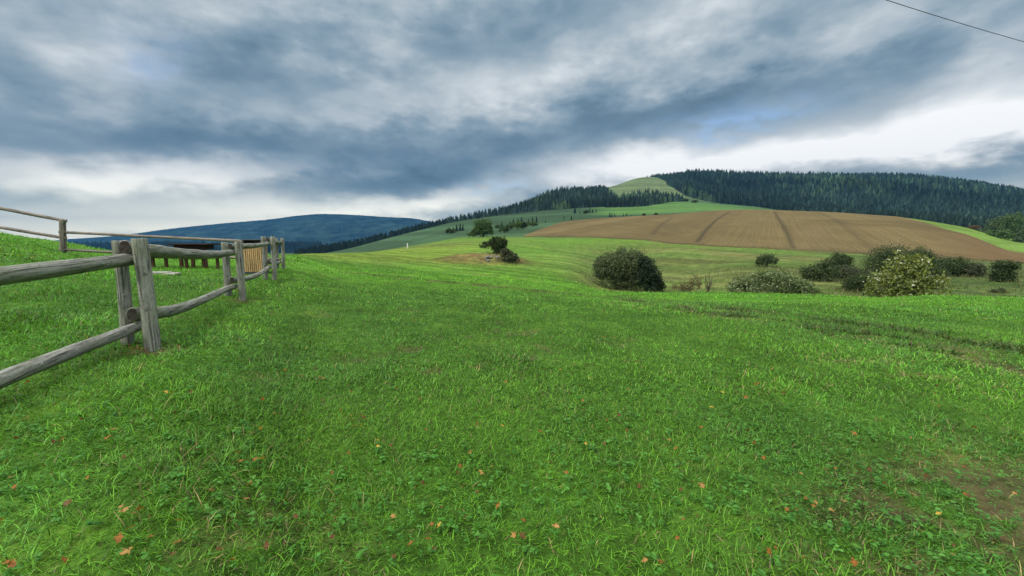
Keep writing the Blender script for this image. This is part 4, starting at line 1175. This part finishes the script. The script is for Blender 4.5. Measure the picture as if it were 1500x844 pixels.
# cloud-deck coordinates: the direction projected on a layer overhead
zc = g.math('ADD', g.math('MAXIMUM', Z, 0.0), .16)
comb = g.node('ShaderNodeCombineXYZ'); g.put(comb.inputs[0], g.math('DIVIDE', X, zc)); g.put(comb.inputs[1], g.math('DIVIDE', Yd, zc)); comb.inputs[2].default_value = 3.7
deck = comb.outputs[0]
az0 = g.math('ARCTAN2', X, Yd); el0 = g.math('ARCSINE', Z)
cae = g.node('ShaderNodeCombineXYZ'); g.put(cae.inputs[0], az0); g.put(cae.inputs[1], g.math('MULTIPLY', el0, 2.1)); cae.inputs[2].default_value = 2.35
ae = cae.outputs[0]
n_big = g.noise(ae, 2.2, 5, .5, .0)
n_mid = g.noise(ae, 4.4, 9, .52, .0)
n_dir = g.noise(ae, 3.3, 6, .55, .0)
n_fin = g.noise(ae, 13.0, 8, .58, .0)
n_puf = g.noise(ae, 7.0, 7, .52, .0)
az = g.math('ADD', az0, g.math('MULTIPLY', g.math('SUBTRACT', n_dir, .5), .34))
el = g.math('ADD', el0, g.math('MULTIPLY', g.math('SUBTRACT', n_mid, .5), .12))
el = g.math('ADD', el, g.math('MULTIPLY', g.math('SUBTRACT', n_fin, .5), .05))
def sky_px(u, v):
    A = side(u, v); S = slope(v); a = math.atan(A); return a, math.atan(S * math.cos(a))
def blob(u, v, w, h, amp, tilt=0):
    """a cloud mass of half-size w, h (in photograph pixels) around the direction of (u, v)"""
    a0, e0 = sky_px(u, v); a1, e1 = sky_px(u + 40, v - 40 * math.tan(R(tilt))); 
    da = a1 - a0; de = e1 - e0; L = math.hypot(da, de); ca, sa = da / L, de / L
    sw = w * L / (40 / math.cos(R(tilt))); a2, e2 = sky_px(u, v - 30); sh = h * (e2 - e0) / 30
    dx = g.math('SUBTRACT', az, a0); dy = g.math('SUBTRACT', el, e0)
    p = g.math('DIVIDE', g.math('ADD', g.math('MULTIPLY', dx, ca), g.math('MULTIPLY', dy, sa)), sw)
    q = g.math('DIVIDE', g.math('SUBTRACT', g.math('MULTIPLY', dy, ca), g.math('MULTIPLY', dx, sa)), sh)
    e = g.math('MULTIPLY', g.math('ADD', g.math('MULTIPLY', p, p), g.math('MULTIPLY', q, q)), -1.0)
    return g.math('MULTIPLY', g.math('EXPONENT', e), amp)
blobs = [
 (560, 225, 330, 62, -.24, 0), (400, 105, 210, 80, -.26, 0), (860, 185, 260, 50, -.16, 8), (560, 275, 130, 24, -.20, 0), (250, 215, 160, 30, -.12, 0),
 (700, 60, 130, 50, -.15, 0), (1010, 165, 210, 30, -.16, 10), (1330, 110, 200, 34, -.10, 12), (1420, 248, 150, 18, -.34, 4), (60, 180, 110, 40, -.08, 0),
 (1330, 60, 60, 30, -.10, 0), (850, 10, 150, 40, -.10, 0), (90, 292, 150, 14, -.06, 0), (560, 262, 120, 16, -.12, 0),
 (120, 80, 90, 90, .12, 0), (180, 130, 70, 50, .10, 0), (340, 165, 90, 30, .14, 0), (640, 160, 220, 26, .14, 4), (820, 90, 220, 34, .12, 18),
 (230, 250, 260, 24, .52, 0), (620, 250, 240, 34, -.10, 0), (980, 150, 160, 24, -.08, 8), (130, 336, 300, 24, .40, 0), (430, 302, 300, 22, .32, 0), (680, 292, 200, 24, .34, 8), (900, 245, 140, 22, .34, 6),
 (1150, 222, 280, 30, .44, 4), (1450, 170, 150, 44, .42, 14), (1300, 205, 200, 26, .22, 6), (1150, 30, 200, 50, .12, 0), (1180, 95, 180, 18, .12, 12), (1450, 60, 100, 60, .14, 0),
]
tot = .545
for b_ in blobs: tot = g.math('ADD', tot, blob(*b_))
tot = g.math('ADD', tot, g.math('MULTIPLY', g.math('SUBTRACT', n_big, .5), .40))
tot = g.math('ADD', tot, g.math('MULTIPLY', g.math('SUBTRACT', n_mid, .5), .58))
tot = g.math('ADD', tot, g.math('MULTIPLY', g.math('SUBTRACT', n_fin, .5), .26))
puff = g.node('ShaderNodeMapRange', interpolation_type='SMOOTHSTEP'); g.put(puff.inputs[0], n_puf); puff.inputs[1].default_value = .40; puff.inputs[2].default_value = .62; puff.inputs[3].default_value = -.5; puff.inputs[4].default_value = .5
tot = g.math('ADD', tot, g.math('MULTIPLY', puff.outputs[0], .10))
ccol = g.ramp(tot, [(0.0, (.085, .140, .195)), (.20, (.130, .205, .272)), (.40, (.222, .300, .362)), (.60, (.40, .455, .495)), (.80, (.64, .672, .69)), (1.0, (.86, .87, .87))])
# the deck is brightened and whitened overhead and behind, unseen, to light the meadow
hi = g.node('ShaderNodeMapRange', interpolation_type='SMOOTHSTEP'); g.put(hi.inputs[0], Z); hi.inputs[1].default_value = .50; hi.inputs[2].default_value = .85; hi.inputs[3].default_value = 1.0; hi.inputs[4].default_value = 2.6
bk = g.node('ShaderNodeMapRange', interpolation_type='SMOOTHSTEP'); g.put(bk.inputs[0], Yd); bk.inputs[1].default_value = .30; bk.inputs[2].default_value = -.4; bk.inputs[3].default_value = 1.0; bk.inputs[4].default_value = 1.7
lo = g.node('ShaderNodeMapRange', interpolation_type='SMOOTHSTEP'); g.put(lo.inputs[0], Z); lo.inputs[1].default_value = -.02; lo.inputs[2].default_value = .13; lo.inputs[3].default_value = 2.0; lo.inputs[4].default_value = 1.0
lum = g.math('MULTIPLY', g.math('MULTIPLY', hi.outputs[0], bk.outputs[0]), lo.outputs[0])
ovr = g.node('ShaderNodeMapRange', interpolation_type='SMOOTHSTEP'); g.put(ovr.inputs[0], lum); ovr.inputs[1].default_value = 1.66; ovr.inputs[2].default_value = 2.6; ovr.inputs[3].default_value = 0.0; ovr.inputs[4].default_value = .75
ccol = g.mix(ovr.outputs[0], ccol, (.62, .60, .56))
warm = g.node('ShaderNodeMapRange', interpolation_type='SMOOTHSTEP'); g.put(warm.inputs[0], Z); warm.inputs[1].default_value = .0; warm.inputs[2].default_value = .16; warm.inputs[3].default_value = 1.0; warm.inputs[4].default_value = 0.0
ccol = g.mix(warm.outputs[0], ccol, g.mix(1.0, ccol, (1.10, 1.04, .80), 'MULTIPLY'))
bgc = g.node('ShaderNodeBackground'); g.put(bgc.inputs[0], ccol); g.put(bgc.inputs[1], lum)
bgs = g.node('ShaderNodeBackground'); g.put(bgs.inputs[0], sky.outputs[0]); bgs.inputs[1].default_value = .12
hole = g.math('ADD', blob(1075, 172, 100, 14, .9, 10), g.math('ADD', blob(745, 280, 60, 10, .9, 0), blob(215, 85, 50, 36, .6, 0)))
hole = g.math('MULTIPLY', hole, g.ramp(n_fin, [(.35, 0.0), (.6, 1.0)]), clamp=True)
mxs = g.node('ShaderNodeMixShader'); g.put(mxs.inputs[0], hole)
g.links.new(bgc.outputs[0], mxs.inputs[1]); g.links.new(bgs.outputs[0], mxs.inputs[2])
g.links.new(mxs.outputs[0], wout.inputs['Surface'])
sl_ = bpy.data.lights.new('sun', 'SUN'); sl_.energy = 2.4; sl_.angle = R(10); sl_.color = (1.0, .95, .86)
so = bpy.data.objects.new('sun', sl_); col.objects.link(so)
sdir = Vector((math.sin(SUN_AZ) * math.cos(SUN_EL), math.cos(SUN_AZ) * math.cos(SUN_EL), math.sin(SUN_EL)))
so.rotation_euler = sdir.to_track_quat('Z', 'Y').to_euler()
so.location = (0, -5, 30)

# ------------------------------------------------------------------ render settings
vs = scene.view_settings
scene.display_settings.display_device = 'sRGB'
vs.view_transform = 'Standard'; vs.look = 'None'; vs.gamma = 1.0; vs.exposure = 0.4; vs.use_curve_mapping = False
scene.render.engine = 'CYCLES'
cy = scene.cycles
cy.max_bounces = 5; cy.diffuse_bounces = 3; cy.glossy_bounces = 2; cy.transmission_bounces = 4; cy.volume_bounces = 0; cy.transparent_max_bounces = 4
cy.use_denoising = True
cy.use_adaptive_sampling = True; cy.adaptive_threshold = .02
try: cy.denoiser = 'OPENIMAGEDENOISE'
except Exception: pass
print('built', round(time.time() - T0, 1))
